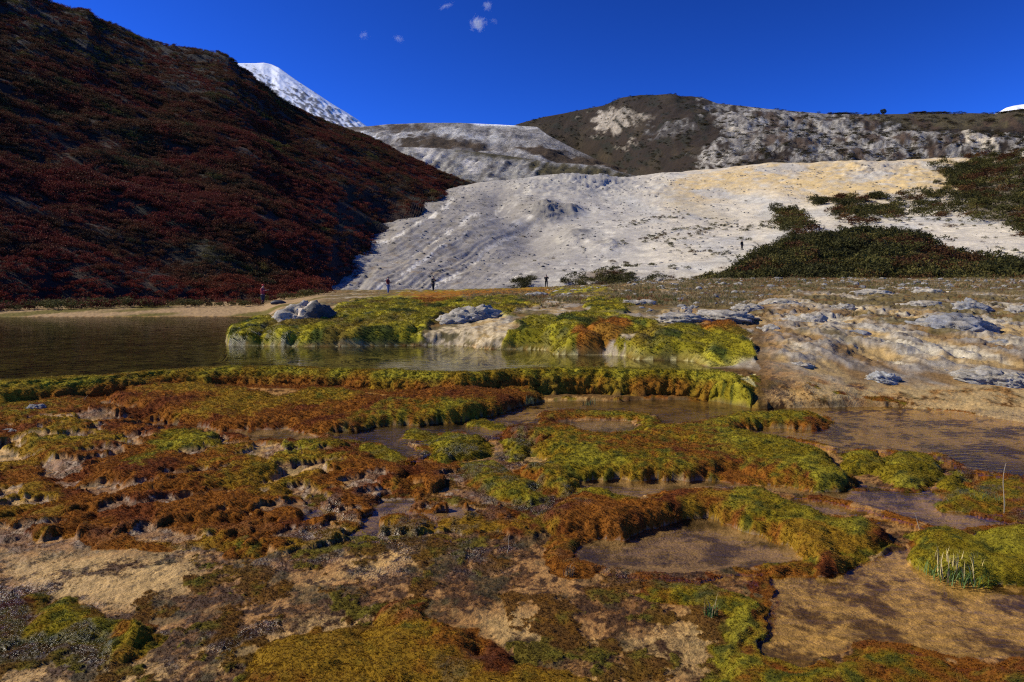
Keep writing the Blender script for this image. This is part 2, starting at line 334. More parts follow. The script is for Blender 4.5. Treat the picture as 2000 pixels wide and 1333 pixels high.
# moss cushions: (outline in photo pixels, height, greenness, wetness)
MOSS = [
 ([(215,792),(260,778),(330,770),(400,768),(470,777),(540,788),(620,778),(680,782),(760,792),(800,787),(870,777),(930,762),(1000,750),(1040,757),(1060,770),(1030,780),(1000,790),(960,802),(930,814),(850,824),(760,828),(690,838),(640,842),(600,837),(560,827),(480,834),(420,832),(370,822),(300,814),(230,802)], .15, .12, .0),
 ([(690,815),(760,800),(860,800),(930,805),(850,824),(760,828),(690,838),(640,842)], .15, .6, .0),
 ([(30,842),(90,822),(150,828),(250,835),(330,838),(380,845),(420,850),(480,862),(440,875),(500,868),(560,870),(640,862),(690,880),(740,900),(790,920),(780,950),(720,930),(650,925),(600,930),(560,925),(520,930),(500,950),(440,955),(380,965),(300,970),(240,975),(200,950),(170,930),(110,920),(60,905),(30,870)], .16, .18, .0),
 ([(235,905),(290,885),(330,852),(400,852),(480,862),(440,875),(390,885),(330,890),(300,905),(280,925),(250,925)], .17, .8, .0),
 ([(480,872),(560,870),(640,862),(690,878),(600,890),(520,895)], .17, .6, .0),
 ([(150,990),(230,970),(300,960),(400,958),(480,955),(540,950),(600,985),(580,1012),(500,1012),(430,1018),(350,1022),(280,1012),(200,1022)], .13, .02, .0),
 ([(-60,960),(60,945),(150,955),(185,965),(140,985),(90,1003),(30,1012),(-60,1015)], .11, .1, .0),
 ([(-60,1030),(40,1010),(120,1000),(180,1010),(150,1032),(60,1050),(-60,1064)], .07, .1, .1),
 ([(-60,900),(60,905),(120,930),(80,945),(-60,945)], .07, .1, .0),
 ([(150,1040),(300,1025),(450,1025),(600,1015),(660,1030),(560,1050),(400,1062),(200,1062)], .05, .05, .2),
 ([(835,860),(860,845),(900,850),(950,857),(948,887),(900,892),(870,905),(843,895)], .13, .85, .0),
 ([(900,823),(930,813),(970,816),(992,826),(985,840),(950,841),(905,833)], .07, .9, .0),
 ([(772,850),(800,832),(830,838),(848,852),(820,864),(780,860)], .07, .85, .3),
 ([(622,850),(680,840),(715,845),(722,866),(690,866),(630,862)], .05, .7, .4),
 ([(690,868),(740,870),(790,885),(805,905),(770,910),(700,892)], .06, .75, .3),
 ([(1055,812),(1080,804),(1150,803),(1235,806),(1278,815),(1285,832),(1262,848),(1240,846),(1252,828),(1225,816),(1150,814),(1085,815),(1072,824),(1080,836),(1062,832)], .06, .65, .0),
 ([(990,837),(1040,828),(1100,832),(1140,847),(1200,849),(1250,847),(1280,840),(1350,832),(1400,820),(1440,810),(1530,808),(1600,812),(1618,824),(1590,835),(1540,833),(1500,829),(1460,836),(1440,845),(1520,855),(1580,870),(1620,895),(1650,930),(1655,950),(1600,955),(1560,940),(1500,930),(1440,918),(1380,935),(1300,930),(1200,928),(1130,932),(1110,955),(1080,955),(1040,935),(1020,912),(1060,902),(1090,890),(1040,885),(1040,870),(1080,862),(1000,852)], .17, .38, .0),
 ([(1440,845),(1520,855),(1580,870),(1620,895),(1650,930),(1655,950),(1600,955),(1560,925),(1500,895),(1440,880),(1400,850)], .17, .85, .05),
 ([(1050,905),(1120,885),(1200,890),(1300,895),(1340,910),(1240,915),(1130,925)], .15, .6, .0),
 ([(1350,832),(1400,820),(1440,810),(1530,808),(1600,812),(1618,824),(1540,833),(1460,836),(1400,845)], .08, .75, .0),
 ([(985,858),(1030,860),(1038,888),(1000,893)], .13, .85, .1),
 ([(890,905),(950,902),(1000,925),(1050,950),(1062,972),(1030,988),(980,965),(930,945)], .08, .7, .9),
 ([(1370,930),(1430,922),(1490,930),(1490,948),(1430,948)], .07, .25, .0),
 ([(1645,830),(1690,830),(1722,836),(1700,845),(1650,842)], .05, .95, .0),
 ([(1728,845),(1780,849),(1817,855),(1800,862),(1740,856)], .04, 1.0, .0),
 ([(1655,888),(1690,882),(1722,892),(1715,920),(1670,920)], .11, .95, .2),
 ([(1735,888),(1780,882),(1832,900),(1820,925),(1790,950),(1740,945),(1720,918)], .12, .95, .2),
 ([(1845,930),(1880,922),(1887,958),(1850,968)], .09, .95, .4),
 ([(1820,980),(1860,965),(1910,960),(1942,980),(1930,1005),(1850,1005)], .09, .7, .5),
 ([(1630,965),(1670,962),(1690,975),(1650,985)], .05, .8, .1),
 ([(1700,985),(1760,975),(1780,995),(1740,1005)], .05, .8, .1),
 ([(1900,940),(1960,930),(2100,940),(2100,1030),(1960,1020),(1930,990)], .07, .5, .9),
 ([(1080,995),(1110,960),(1150,958),(1200,970),(1250,982),(1300,966),(1370,958),(1440,958),(1490,960),(1550,985),(1600,1005),(1700,1010),(1722,1030),(1700,1048),(1650,1065),(1655,1090),(1640,1110),(1600,1115),(1575,1085),(1560,1062),(1500,1035),(1440,1018),(1400,1004),(1340,1006),(1280,1022),(1220,1044),(1150,1036),(1080,1030),(1062,1008)], .15, .1, .0),
 ([(1110,960),(1150,956),(1200,968),(1250,980),(1240,990),(1180,985),(1120,975)], .16, .9, .0),
 ([(1430,958),(1490,960),(1550,985),(1600,1005),(1700,1010),(1722,1030),(1660,1040),(1580,1030),(1520,1035),(1440,1015),(1420,985)], .16, .75, .1),
 ([(1480,1105),(1560,1098),(1640,1105),(1600,1115),(1500,1118)], .05, .6, .0),
 ([(1060,1085),(1090,1050),(1125,1040),(1112,1070),(1122,1092),(1175,1112),(1150,1124),(1090,1112)], .05, .55, .3),
 ([(1775,1055),(1830,1040),(1880,1045),(2000,1035),(2150,1040),(2150,1135),(1980,1135),(1900,1130),(1850,1105),(1800,1105),(1780,1080)], .12, .8, .0),
 ([(1275,1152),(1320,1135),(1380,1140),(1430,1165),(1475,1180),(1492,1205),(1470,1245),(1452,1285),(1440,1420),(1390,1420),(1400,1290),(1430,1250),(1440,1212),(1400,1182),(1340,1164)], .06, .8, .2),
 ([(1400,1420),(1430,1292),(1460,1280),(1490,1302),(1560,1312),(1620,1290),(1680,1268),(1760,1268),(1850,1290),(1870,1312),(2150,1300),(2150,1420)], .11, .6, .05),
 ([(505,1262),(560,1242),(640,1252),(720,1232),(760,1190),(800,1178),(850,1220),(900,1230),(950,1270),(1000,1290),(1080,1310),(1150,1320),(1250,1420),(440,1420),(490,1330)], .10, .12, .05),
 ([(760,1195),(800,1178),(850,1222),(900,1235),(880,1262),(820,1262),(770,1230)], .15, .6, .3),
 ([(180,1235),(240,1215),(290,1220),(303,1242),(260,1268),(210,1280),(182,1265)], .10, .55, .0),
 ([(85,1190),(130,1170),(180,1190),(192,1222),(150,1255),(90,1245),(60,1222)], .07, .75, .3),
 ([(675,1005),(700,985),(742,1000),(755,1030),(700,1042)], .05, .7, .8),
 ([(800,992),(850,985),(900,1005),(912,1032),(850,1040),(800,1018)], .05, .6, .2),
 ([(738,938),(790,930),(812,946),(780,962),(740,958)], .06, .5, .0),
 ([(808,953),(840,944),(854,956),(830,970)], .05, .6, .0),
 ([(430,1068),(480,1045),(522,1062),(500,1088),(450,1092)], .05, .6, .1),
 ([(0,1180),(60,1165),(80,1200),(40,1240),(-60,1240),(-60,1180)], .05, .6, .9),
 ([(-60,830),(20,800),(80,795),(160,790),(190,810),(120,825),(40,835),(-60,850)], .05, .5, .0),
 ([(1160,1060),(1140,1050),(1180,1042),(1230,1043),(1210,1052)], .03, .3, .1),
]
hm = np.zeros_like(Z); grn = np.zeros_like(Z); wsum = np.full_like(Z, 1e-4); wet = np.zeros_like(Z)
msd = np.full_like(Z, -1.0)
fgreg = Yg < 13
for poly, h, g, w_ in MOSS:
    P = np.array(poly, float); cx, cy = p2w(P[:, 0], P[:, 1], h*.28)
    s = sdf(wx, wy, np.stack([cx, cy], 1), .45)
    h = h*.52; wd = .13 + h*1.8
    t = np.clip((s+.035)/wd, 0, 1); prof = 1-(1-t)**2.3
    hh = h*prof
    hm = np.maximum(hm, hh) + .35*np.minimum(hm, hh)*0
    a = sm(-.06, .10, s)**1.5*(3 if len(poly) < 16 else 1)
    grn += a*g; wsum += a; wet = np.maximum(wet, w_*sm(-.1, .08, s))
    msd = np.maximum(msd, s)
grn /= wsum
msd = np.where(front, msd, -1)
hm = np.where(front, hm, 0); hm = hm*np.where(PX < 1480, sm(-.02, -.40, Yg-yr), 1)
# procedural small moss cushions on the left slope and elsewhere
reg_l = sdf(PX, PYb, [(-400, 800), (250, 800), (900, 930), (1050, 1040), (640, 1075), (-400, 1075)], 80)
nz = fbm(Xg, Yg, .55, 4, 31.0) + .012*0
f1, f2, idw = worley(wx*1.0, wy*.75, .42, 2.2)
extra = sm(.0, .18, nz + .1*sm(0, 60, reg_l))*sm(-40, 20, reg_l)*front
eh = extra*.05*np.clip(1-f1**2, 0, 1)
hm2 = np.maximum(hm, eh); grn = np.where(eh > hm, .05+.25*idw, grn); hm = hm2
# billowy relief of the moss
moss = np.maximum(sm(-.065, -.05, msd), sm(.35, .6, extra))
fa, fb, ida = worley(wx*1.0, wy*.8, .26, 4.4)
fc, fd, idb = worley(wx, wy, .09, 7.4)
f5, f6, ide = worley(wx, wy*.75, .62, 14.4)
trc = ridged(wx*1.0, wy*2.4 + .5*wx, .55, 3, 44)
bil = .055*(np.clip(1-f5*f5*1.2, 0, 1)-.4) + .035*(trc - .2) + .030*(np.clip(1-fa*fa*1.3, 0, 1)-.45) + .012*(np.clip(1-fc*fc*1.2, 0, 1)-.5)
amp = np.clip(hm/.07, 0, 1.0)
fgz = Z + hm + bil*.85*amp*moss
# ground relief between the cushions
gr = .018*fbm(Xg, Yg, .35, 5, 12) + .006*fbm(Xg, Yg, .05, 3, 14)
fgz += np.where(front, gr*(1-.5*moss), 0)
crust = sm(.0, .3, fbm(Xg, Yg, .5, 5, 80)*1.2 + fbm(Xg, Yg, .12, 4, 81)*.8)*(1-moss)*front
fgz += crust*.003*np.clip(.4 + 1.5*fbm(Xg, Yg, .03, 2, 85), 0, 1)
# rim wall relief
rimm = sm(-.40, -.33, Yg-yr-dr)*sm(.42, .2, Yg-yr-dr)*sm(1500, 1450, PX)
fe, ff, idc = worley(Xg+.1*fbm(Xg, Yg, .4, 2), Z*.9 + Yg*.5, .5, 9.1)
fgz += rimm*sm(yr-.1, yr+.1, Yg)*.03*fbm(Xg, Yg*.3, .6, 3, 47) + rimm*(.018*(1-1.6*fe) + .016*fbm(Xg, Yg, .12, 3, 20) - .01)
# green lobes at the right end of the rim
lob = np.maximum(sdf(PX + 14*fbm(Xg, Yg, .5, 3, 40), PYb, [(1375, 735), (1440, 728), (1492, 742), (1490, 772), (1420, 778), (1375, 770)], 40), sdf(PX, PYb, [(1310, 760), (1380, 750), (1400, 772), (1320, 776)], 40))
lx, ly = p2w([1380, 1440, 1490, 1495, 1450, 1385], [742, 738, 745, 768, 776, 772], .12)
s = sdf(wx, wy, np.stack([lx, ly], 1), .5); t = np.clip((s+.05)/.35, 0, 1); lobh = .27*np.sqrt(1-(1-t)**2)
zl = zfront(Yg) + lobh + bil*1.3*np.clip(lobh/.1, 0, 1)
islob = (lobh > .01) & (zl > fgz); fgz = np.where(islob, zl, fgz); grn = np.where(islob, 1.0, grn)
moss = np.maximum(moss, islob*1.0); moss = np.maximum(moss, rimm)
# thin crusts of moss on the wet flats
reg_f = sm(-30, 40, sdf(PX, PYb, [(380, 1060), (560, 960), (1060, 960), (1130, 1110), (1300, 1140), (1440, 1190), (1420, 1420), (-400, 1420), (-400, 1170), (380, 1180)], 70))
tm = sm(.06, .16, fbm(Xg, Yg, .42, 6, 55, .62) + .12*(reg_f-1))*front*(Yg < 9)*(reg_f > .02)*(hm < .004)
th = tm*(.002 + .009*np.clip(fbm(Xg, Yg, .09, 3, 56)+.4, 0, 1)); fgz = fgz + th; grn = np.where(tm > .4, .42 + .5*fbm(Xg, Yg, .5, 2, 58), grn); moss = np.where((tm > .5), 1, moss)
# bare hollows worn through the left moss
hol = sm(.10, .30, fbm(Xg, Yg*1.5, .55, 4, 46))*sm(-10, 30, reg_l)*sm(1000, 800, PX)
fgz = fgz - hol*np.minimum(hm, .05)*front; moss = np.where((hol > .55) & front, 0, moss)
# pools ------------------------------------------------------------
for k, (s, lev, dep) in psd.items():
    dep = dep*.45; bed = lev - .006 - dep*sm(0, .25, s) - .006*fbm(Xg, Yg, .3, 3, 50)
    keep = 1 - sm(.012, .05, hm)                                   # cushions stand in the water
    nearrim = sm(yr-.26, yr-.36, Yg)*(PX < 1500) + (PX >= 1500)
    inn = sm(0, .05, s)*keep*front*nearrim*sm(lev+.10, lev+.04, Z0)
    fgz = np.where(front, lerp(fgz, bed, inn), fgz)
    band = (s > -.09) & (s <= .0) & front & (nearrim > .5)
    fgz = np.where(band, np.maximum(fgz, lev + .010*sm(-.09, -.01, s)), fgz); grn = np.where(band & (hm < .02), .55, grn); lev_m = np.maximum(lev_m, band*1.0)
    poolm = np.maximum(poolm, inn*sm(.004, -.004, fgz-lev)); plist[k] = (s, lev)
moss = np.where(poolm > .5, 0, np.maximum(moss, lev_m*(fbm(Xg, Yg, .35, 3, 57) > .05)*(PX > 500)*(hm < .02)))
moss = np.where((PX < 1060) & (Yg > yr-.8) & (Yg < yr+.1) & (poolm < .3), 1, moss)
# behind the rim: moss mound, terraces ------------------------------------
bk = (~front) | (PX > 1490)
far_s = np.clip(Yg/22, .7, 2.2)
mmask = np.full_like(Z, -60.); 
MM = [[(436,665),(445,640),(500,622),(540,630),(620,628),(650,606),(690,590),(740,583),(810,578),(900,582),(905,600),(850,625),(815,650),(830,676),(700,684),(560,688),(445,680)],
      [(985,684),(1000,640),(1030,622),(1150,618),(1240,628),(1300,640),(1430,632),(1455,660),(1490,708),(1400,716),(1300,712),(1200,706),(1100,696)],
      [(900,600),(930,582),(1000,580),(1050,600),(1000,618),(940,620)], [(1140,592),(1180,582),(1220,592),(1225,618),(1140,615)], [(1060,568),(1180,562),(1200,572),(1080,578)],
      [(780,572),(960,566),(1070,562),(1070,570),(900,580),(780,580)]]
px2 = PX + 16*fbm(Xg, Yg, 1.6, 3, 60); py2 = PYb + 6*fbm(Xg, Yg, 1.8, 3, 61)
for P in MM: mmask = np.maximum(mmask, sdf(px2, py2, P, 60))
mm = sm(-3, 4, mmask + 7*fbm(Xg, Yg, .8, 4, 62))*(~front)
ga, gb, idg = worley(Xg + .3*fbm(Xg, Yg, 1, 2, 63), Yg*.42, .62, 3.1)
gc, gd_, idh = worley(Xg, Yg*.5, .22, 5.7)
lump = .15*(np.clip(1-ga*ga*1.2, 0, 1)-.35) + .05*(np.clip(1-gc*gc, 0, 1)-.5)
onland = sm(.42, .60, Z)
bz = Z + (mm*lump*1.35 + (1-mm)*(.07*ridged(Xg, Yg*.6, .8, 4, 66) + .03*fbm(Xg, Yg, .2, 3, 67))*sm(11, 13, Yg))*onland
# stepped ledges on the right-hand terraces
stp = sm(1180, 1420, PX)*sm(14, 19, Yg)*sm(75, 60, Yg)
lz = bz + .25*fbm(Xg, Yg*.5, 7, 3, 70); q = .16; fr_ = lz/q - np.floor(lz/q)
bz2 = (np.floor(lz/q) + sm(.55, 1.0, fr_))*q - (lz-bz)
bz = lerp(bz, bz2, stp*.85)
bz += (.17*np.clip(ridged(Xg, Yg*.7, 1.6, 5, 72), 0, 1) + .07*np.clip(ridged(Xg, Yg*.7, .45, 3, 73), 0, 1))*sm(1400, 1560, PX)*sm(10.5, 12.5, Yg)*sm(45, 30, Yg)
zright = lerp(fgz, bz + (fgz-Z)*sm(12, 10, Yg), sm(10, 11.5, Yg))
zleft = np.where(Yg < yr-.02+dr, fgz, bz)
zleft = np.where((Yg >= yr-.02+dr) & (Yg < yr+.5+dr), np.maximum(zleft, np.where(rimm > .05, fgz, -9)), zleft)
Zf = lerp(zleft, zright, sm(1440, 1510, PX + 14*fbm(Xg, Yg, .6, 3, 41)))
Zf = np.maximum(Zf, np.where(islob, fgz, -9))
# lake bed stays below the water
LAKE = .5
backmoss = mm*onland; moss = np.where(front, moss, np.maximum(backmoss, moss*rimm)); moss = np.where((PX > 1490) & (Yg > 10.3) & ~islob, 0, moss)

# ---- albedo
def C(*a): return np.array(a, np.float32)
n1 = fbm(Xg, Yg, .5, 5, 80); n2 = fbm(Xg, Yg, .12, 4, 81); n3 = fbm(Xg, Yg, 1.4, 4, 82); n4 = fbm(Xg, Yg, .04, 3, 83)
c = np.zeros(Z.shape + (3,), np.float32) + C(.31, .165, .052)
c = mixc(c, C(.46, .285, .10), sm(-.05, .35, n3 + .3*n2))
alg = np.clip(n1*1.2 + n2*.8 + n4*.5 + .05, -1, 1)                # brown algae
algreg = sm(-40, 60, sdf(PX, PYb, [(380, 1050), (700, 960), (1080, 980), (1120, 1130), (1280, 1150), (1420, 1200), (1380, 1300), (1180, 1330), (900, 1230), (560, 1240), (300, 1330), (-400, 1330), (-400, 1190), (200, 1200), (420, 1120)], 70))
n6 = fbm(Xg, Yg, .018, 3, 84)
c = mixc(c, C(.135, .058, .014), sm(-.20, .16, alg + .26*algreg - .02 + .5*n6)*.85)
c = mixc(c, C(.042, .019, .005), sm(.05, .30, n1*.6 + n2 + .8*n4 + .16*algreg - .05)*.85)
c = mixc(c, C(.05, .045, .015), sm(.15, .5, fbm(Xg, Yg, .3, 4, 88) + .15*algreg)*.6)
c = mixc(c, C(.40, .30, .15), sm(1480, 1620, PX)*sm(7.6, 9, Yg)*sm(.35, -.15, fbm(Xg, Yg, .5, 6, 53, .65))*.75)
# paler sand
for P, st in ((([(10, 1085), (200, 1075), (380, 1085), (410, 1110), (370, 1160), (250, 1195), (100, 1170), (10, 1120)]), .9), ([(570, 1210), (650, 1190), (745, 1190), (720, 1228), (640, 1248), (580, 1235)], .8), ([(920, 1200), (1010, 1190), (1120, 1210), (1110, 1290), (1010, 1275), (940, 1240)], .75),
              ([(1210, 1250), (1300, 1225), (1430, 1215), (1415, 1340), (1280, 1320)], .7), ([(200, 1290), (300, 1275), (360, 1300), (330, 1400), (180, 1400)], .6), ([(-200, 1290), (120, 1290), (150, 1400), (-200, 1400)], .4), ([(590, 930), (680, 920), (700, 965), (610, 975)], .6), ([(1480, 900), (1500, 900), (1500, 910)], .0)):
    m_ = sm(-15, 25, sdf(PX + 20*n1, PYb + 8*n2, P, 60)) * sm(.45, .0, alg - .25)*st
    c = mixc(c, C(.46, .31, .125), m_*.85)
# mossy crust left slope bare ground
bare = sm(-20, 30, reg_l)
c = mixc(c, C(.17, .085, .045), bare*.6*sm(-.3, .3, n1))
c = mixc(c, C(.36, .27, .19), bare*sm(.22, .45, n2 + .4*n1)*.8)
c = mixc(c, C(.085, .05, .02), sm(1050, 1080, PX)*sm(1520, 1480, PX)*sm(yr-.7, yr-.5, Yg)*.9)
# pool beds
inpool = poolm > .3
bedc = np.zeros_like(c) + C(.24, .17, .115)
bedc = mixc(bedc, C(.05, .034, .020), sm(-.15, .4, fbm(Xg, Yg*.9, .4, 7, 52, .72)*1.5)*.85)
s9 = plist['w9'][0]; b9 = mixc(np.zeros_like(c) + C(.37, .255, .115), C(.060, .033, .010), sm(-.10, .45, fbm(Xg, Yg*.9, .45, 7, 51, .72)*1.6 + .06)*.85)
b9 = lerp(b9, b9*(.72+.9*np.clip(fbm(Xg, Yg, .06, 3, 49)+.3, 0, 1))[..., None], .8)
bedc = lerp(bedc, b9, sm(-.05, .05, s9)[..., None])
s4 = plist['w4'][0]; b4 = mixc(np.zeros_like(c) + C(.27, .19, .085), C(.06, .038, .020), sm(-.1, .3, n1 + n2*.6)); b4 = mixc(b4, C(.03, .022, .015), sm(1050, 900, PX)*.8); b4 = mixc(b4, C(.075, .055, .03), sm(1040, 1100, PX)*sm(1560, 1450, PX)*.7)
b4 = mixc(b4, C(.04, .03, .025), sm(-20, 30, sdf(PX+20*n1, PYb+8*n3, [(1800, 860), (1950, 890), (2150, 930), (2150, 990), (1950, 970), (1830, 910)], 60)))
bedc = lerp(bedc, b4, sm(-.05, .05, s4)[..., None])
c = lerp(c, bedc, np.clip(poolm, 0, 1)[..., None])
# right-hand travertine terraces
tr = sm(1440, 1560, PX + 40*n3)*sm(10.2, 11.2, Yg + 1.6*sm(1900, 1500, PX)*0 + .5*n3); tr = np.maximum(tr, (~front)*sm(.48, .55, Z)*1.0)
tc_ = np.zeros_like(c) + C(.34, .24, .11)
tc_ = mixc(tc_, C(.43, .39, .31), sm(.0, .4, fbm(Xg, Yg*.5, 1.1, 5, 95)))
tc_ = mixc(tc_, C(.19, .12, .055), sm(.0, .35, fbm(Xg, Yg*.4, 1.7, 5, 96)))
tc_ = mixc(tc_, C(.27, .255, .235), sm(.42, .75, ridged(Xg, Yg*.7, 1.6, 5, 72))*.8)
tc_ = mixc(tc_, C(.13, .10, .07), sm(.1, .4, fbm(Xg, Yg*.6, .3, 4, 98))*.6)
grs = sm(-.02, .25, fbm(Xg, Yg*.35, 2.4, 5, 97) + .45*sm(17, 24, Yg) - .1)*sm(12, 15, Yg)
tc_ = mixc(tc_, C(.095, .075, .028), grs*.85)
tc_ = mixc(tc_, C(.16, .085, .03), grs*sm(.1, .4, n3)*.6)
slope = np.abs(np.gradient(Zf, axis=0)/np.maximum(np.gradient(Yg, axis=0), .01))
tc_ = mixc(tc_, C(.36, .33, .28), sm(.35, 1.0, slope)*stp*.8)
brn = sdf(PX+25*n3, PYb+4*n1, [(1490, 745), (1560, 740), (1640, 760), (1755, 765), (1750, 785), (1640, 780), (1500, 770)], 40)
tc_ = mixc(tc_, mixc(np.zeros_like(c)+C(.09, .04, .015), C(.30, .15, .05), sm(0, .3, n2)), sm(-4, 5, brn))
cream = np.maximum(sdf(px2, py2, [(805, 655), (870, 638), (960, 615), (1000, 640), (985, 680), (900, 684), (820, 680)], 40), sdf(px2, py2, [(1160, 698), (1195, 665), (1235, 655), (1215, 700)], 40))
mm = mm*(1 - .0*cream)
c = lerp(c, tc_, tr[..., None])
zn = fbm(Xg + .3*Yg, Zf*1.3 + .2*Yg, .30, 5, 54)
crm = sm(-3, 4, cream + 6*n1)*(~front)*sm(.22, .0, zn)
c = mixc(c, C(.10, .085, .04), (~front)*sm(.5, .9, slope)*sm(-.05, .25, zn)*.8)
c = mixc(c, C(.40, .33, .22), crm*(1-.6*sm(.0, .3, n2)))
# shallow, yellow bed beside the terraces
ysh = sm(-20, 30, sdf(PX + 30*n3, PYb + 10*n1, [(1640, 800), (1750, 780), (2150, 770), (2150, 880), (1950, 850), (1800, 825)], 60))
c = mixc(c, C(.40, .28, .13), ysh*sm(.35, -.05, alg)*.9)
# moss colours
gvar = np.clip(grn*1.15 - .1 + .35*n3 + .35*n2 + (hm/.10-.45)*.35, 0, 1)
mg = np.zeros_like(c) + C(.19, .145, .010); mg = mixc(mg, C(.26, .225, .020), sm(-.15, .35, n1)); mg = mixc(mg, C(.09, .09, .013), sm(.15, .45, n2))
mr = np.zeros_like(c) + C(.215, .080, .012); mr = mixc(mr, C(.135, .040, .011), sm(-.05, .35, n1)); mr = mixc(mr, C(.25, .145, .014), sm(.0, .35, n3 + .3*n2))
mcol = lerp(mr, mg, sm(.25, .75, gvar)[..., None])
rc = lerp(mr, mg, np.clip(sm(.36, .5, Zf)*.75 + .5*n1 + .35*sm(700, 1300, PX), 0, 1)[..., None])
mcol = lerp(mcol, rc, (rimm*(~islob))[..., None])
bm = np.zeros_like(c) + C(.22, .19, .014); bm = mixc(bm, C(.35, .31, .024), sm(-.1, .4, fbm(Xg, Yg*.4, 1.2, 4, 99))); bm = mixc(bm, C(.055, .068, .012), sm(.04, .35, fbm(Xg, Yg*.5, .9, 4, 101)))
rst = sdf(px2, py2, [(1120, 698), (1128, 645), (1170, 628), (1235, 632), (1215, 660), (1180, 698)], 40); rst = np.maximum(rst, sdf(px2, py2, [(1350, 628), (1435, 622), (1450, 650), (1370, 652)], 40))
rst = np.maximum(rst, sdf(px2, py2, [(760, 574), (960, 567), (1080, 562), (1080, 574), (900, 584), (880, 592), (835, 605), (820, 592)], 40))
bm = mixc(bm, C(.26, .10, .014), sm(-3, 6, rst + 5*n1)); bm = mixc(bm, C(.19, .12, .02), sm(.1, .5, fbm(Xg, Yg*.4, 1.6, 3, 103))*.6)
tb = mixc(np.zeros_like(c) + C(.115, .062, .018), C(.15, .075, .015), sm(-.1, .3, n2)); tb = mixc(tb, C(.12, .105, .018), sm(.0, .4, n1 + .5*n2))
mcol = lerp(mcol, tb, ((tm > .4)*.85)[..., None])
mcol = np.where((front | (rimm > .3))[..., None], mcol, bm)
c = lerp(c, mcol, np.clip(moss*(1-crm), 0, 1)[..., None]); moss = moss*(1-.99*crm)
# lake bed, paled towards the right to paint in the lit mound's reflection
lakebed = (~front) & (Zf < LAKE-.02)
lb = mixc(np.zeros_like(c) + C(.19, .165, .07), C(.11, .10, .045), sm(-.1, .3, n3)); lb = mixc(lb, C(.62, .55, .26), sm(300, 850, PX)*.75)
c = np.where(lakebed[..., None], lb, c)
# far sandy shore on the left
sh = sm(.5, .53, Zf)*sm(700, 560, PX)*sm(30, 36, Yg)*(~front)
shc = mixc(np.zeros_like(c) + C(.30, .21, .12), C(.12, .10, .03), sm(-.1, .3, fbm(Xg, Yg*.3, 5, 4, 105)))
c = lerp(c, shc, sh[..., None])
# wetness (regions where water films run and glitter)
for P, st in (([(-60, 1150), (120, 1150), (330, 1240), (540, 1190), (560, 1290), (300, 1300), (200, 1300), (-60, 1300)], 1), ([(640, 975), (800, 985), (900, 1000), (1040, 1000), (1000, 1100), (700, 1090), (560, 1060)], .8), ([(780, 860), (1040, 850), (1060, 900), (1180, 1020), (1060, 1020), (860, 940)], .9), ([(180, 1050), (560, 1055), (1100, 1120), (600, 1130), (380, 1090)], .5),
              ([(1820, 900), (2150, 920), (2150, 1040), (1850, 1000)], .8), ([(1480, 740), (1760, 760), (1760, 785), (1480, 785)], .6), ([(880, 1240), (960, 1300), (940, 1400), (840, 1400), (850, 1280)], .5), ([(1160, 1100), (1420, 1160), (1400, 1180), (1140, 1150)], .6), ([(430, 640), (580, 640), (600, 690), (430, 690)], .9), ([(600, 600), (820, 585), (840, 640), (640, 650)], .5), ([(1040, 620), (1130, 615), (1100, 690), (1060, 690)], .5), ([(1240, 650), (1400, 640), (1400, 710), (1250, 705)], .4)):
    wet = np.maximum(wet, st*sm(-20, 20, sdf(PX + 15*n3, PYb + 8*n1, P, 50)))
wet = np.clip(wet*sm(-.05, .3, fbm(Xg, Yg, .3, 3, 48) + .3*n1 + .05) + .35*front*(1-moss)*(Yg < 9.5), 0, 1)
c = c*(1 - .25*wet)[..., None]*np.array([1, .97, .9], np.float32)
moss_wet = wet*1.0
c = np.clip(c, .004, .9)

# bulges on the steep moss faces (pushed out sideways)
stp_ = np.clip(slope-.35, 0, 2)/2*moss*front*sm(1.6, 1.0, yr-Yg)
wf1, wf2, wfi = worley(Xg*1.0 + .3*Yg, (Zf + .25*fbm(Xg, Yg, .3, 2, 130))*1.1, .30, 11.3)
Yg = Yg - stp_*(.06*(1-1.25*wf1) + .05*fbm(Xg*1.0, Zf*1.2, .10, 3, 131))*sm(-2, 0, -(Yg-yr-.1)*8)
V = np.stack([Xg, Yg, Zf], -1).reshape(-1, 3); FC = grid_faces(NR, NC)
mface = moss.reshape(-1)[FC].mean(1) > .5
frontf = (front & (PX < 1520) | (Yg < 10.5)).reshape(-1)[FC].all(1)
mat_ground = terrain_mat('wet_travertine_ground', (9, 55), .012, 26, .55, .85, wet=True)
mat_moss = terrain_mat('moss_bed', (22, 120), .02, 60, .6, .95, wet=True)
A = {'Col': c.reshape(-1, 3), 'wet': wet.reshape(-1)}
tag(submesh('ground', V, FC, ~mface, mat_ground, A), 'tan and brown travertine ground stepping up from the wet flats to the grassy terraces', kind='structure')
tag(submesh('moss_bank', V, FC, mface & frontf, mat_moss, A), 'rust and yellow-green moss cushions between the foreground pools', kind='stuff')
tag(submesh('moss_mound', V, FC, mface & ~frontf, mat_moss, A), 'bright green moss mound on the far side of the wide pool', kind='stuff')

# the same flats going on beside and behind the viewpoint
ax, ay = np.meshgrid(np.linspace(-60, 60, 60), np.linspace(-25, 60, 60)); an = fbm(ax, ay, 6, 4, 330)
tag(mesh_np('ground', np.stack([ax, ay, -.10 + .02*an], -1).reshape(-1, 3), grid_faces(60, 60), mat_ground, attrs={'Col': mixc(np.zeros(ax.shape+(3,), np.float32) + C(.28, .17, .07), C(.11, .05, .015), sm(-.1, .3, an)).reshape(-1, 3), 'wet': np.zeros(ax.size)}), 'brown travertine flats continuing around the viewpoint', kind='structure')
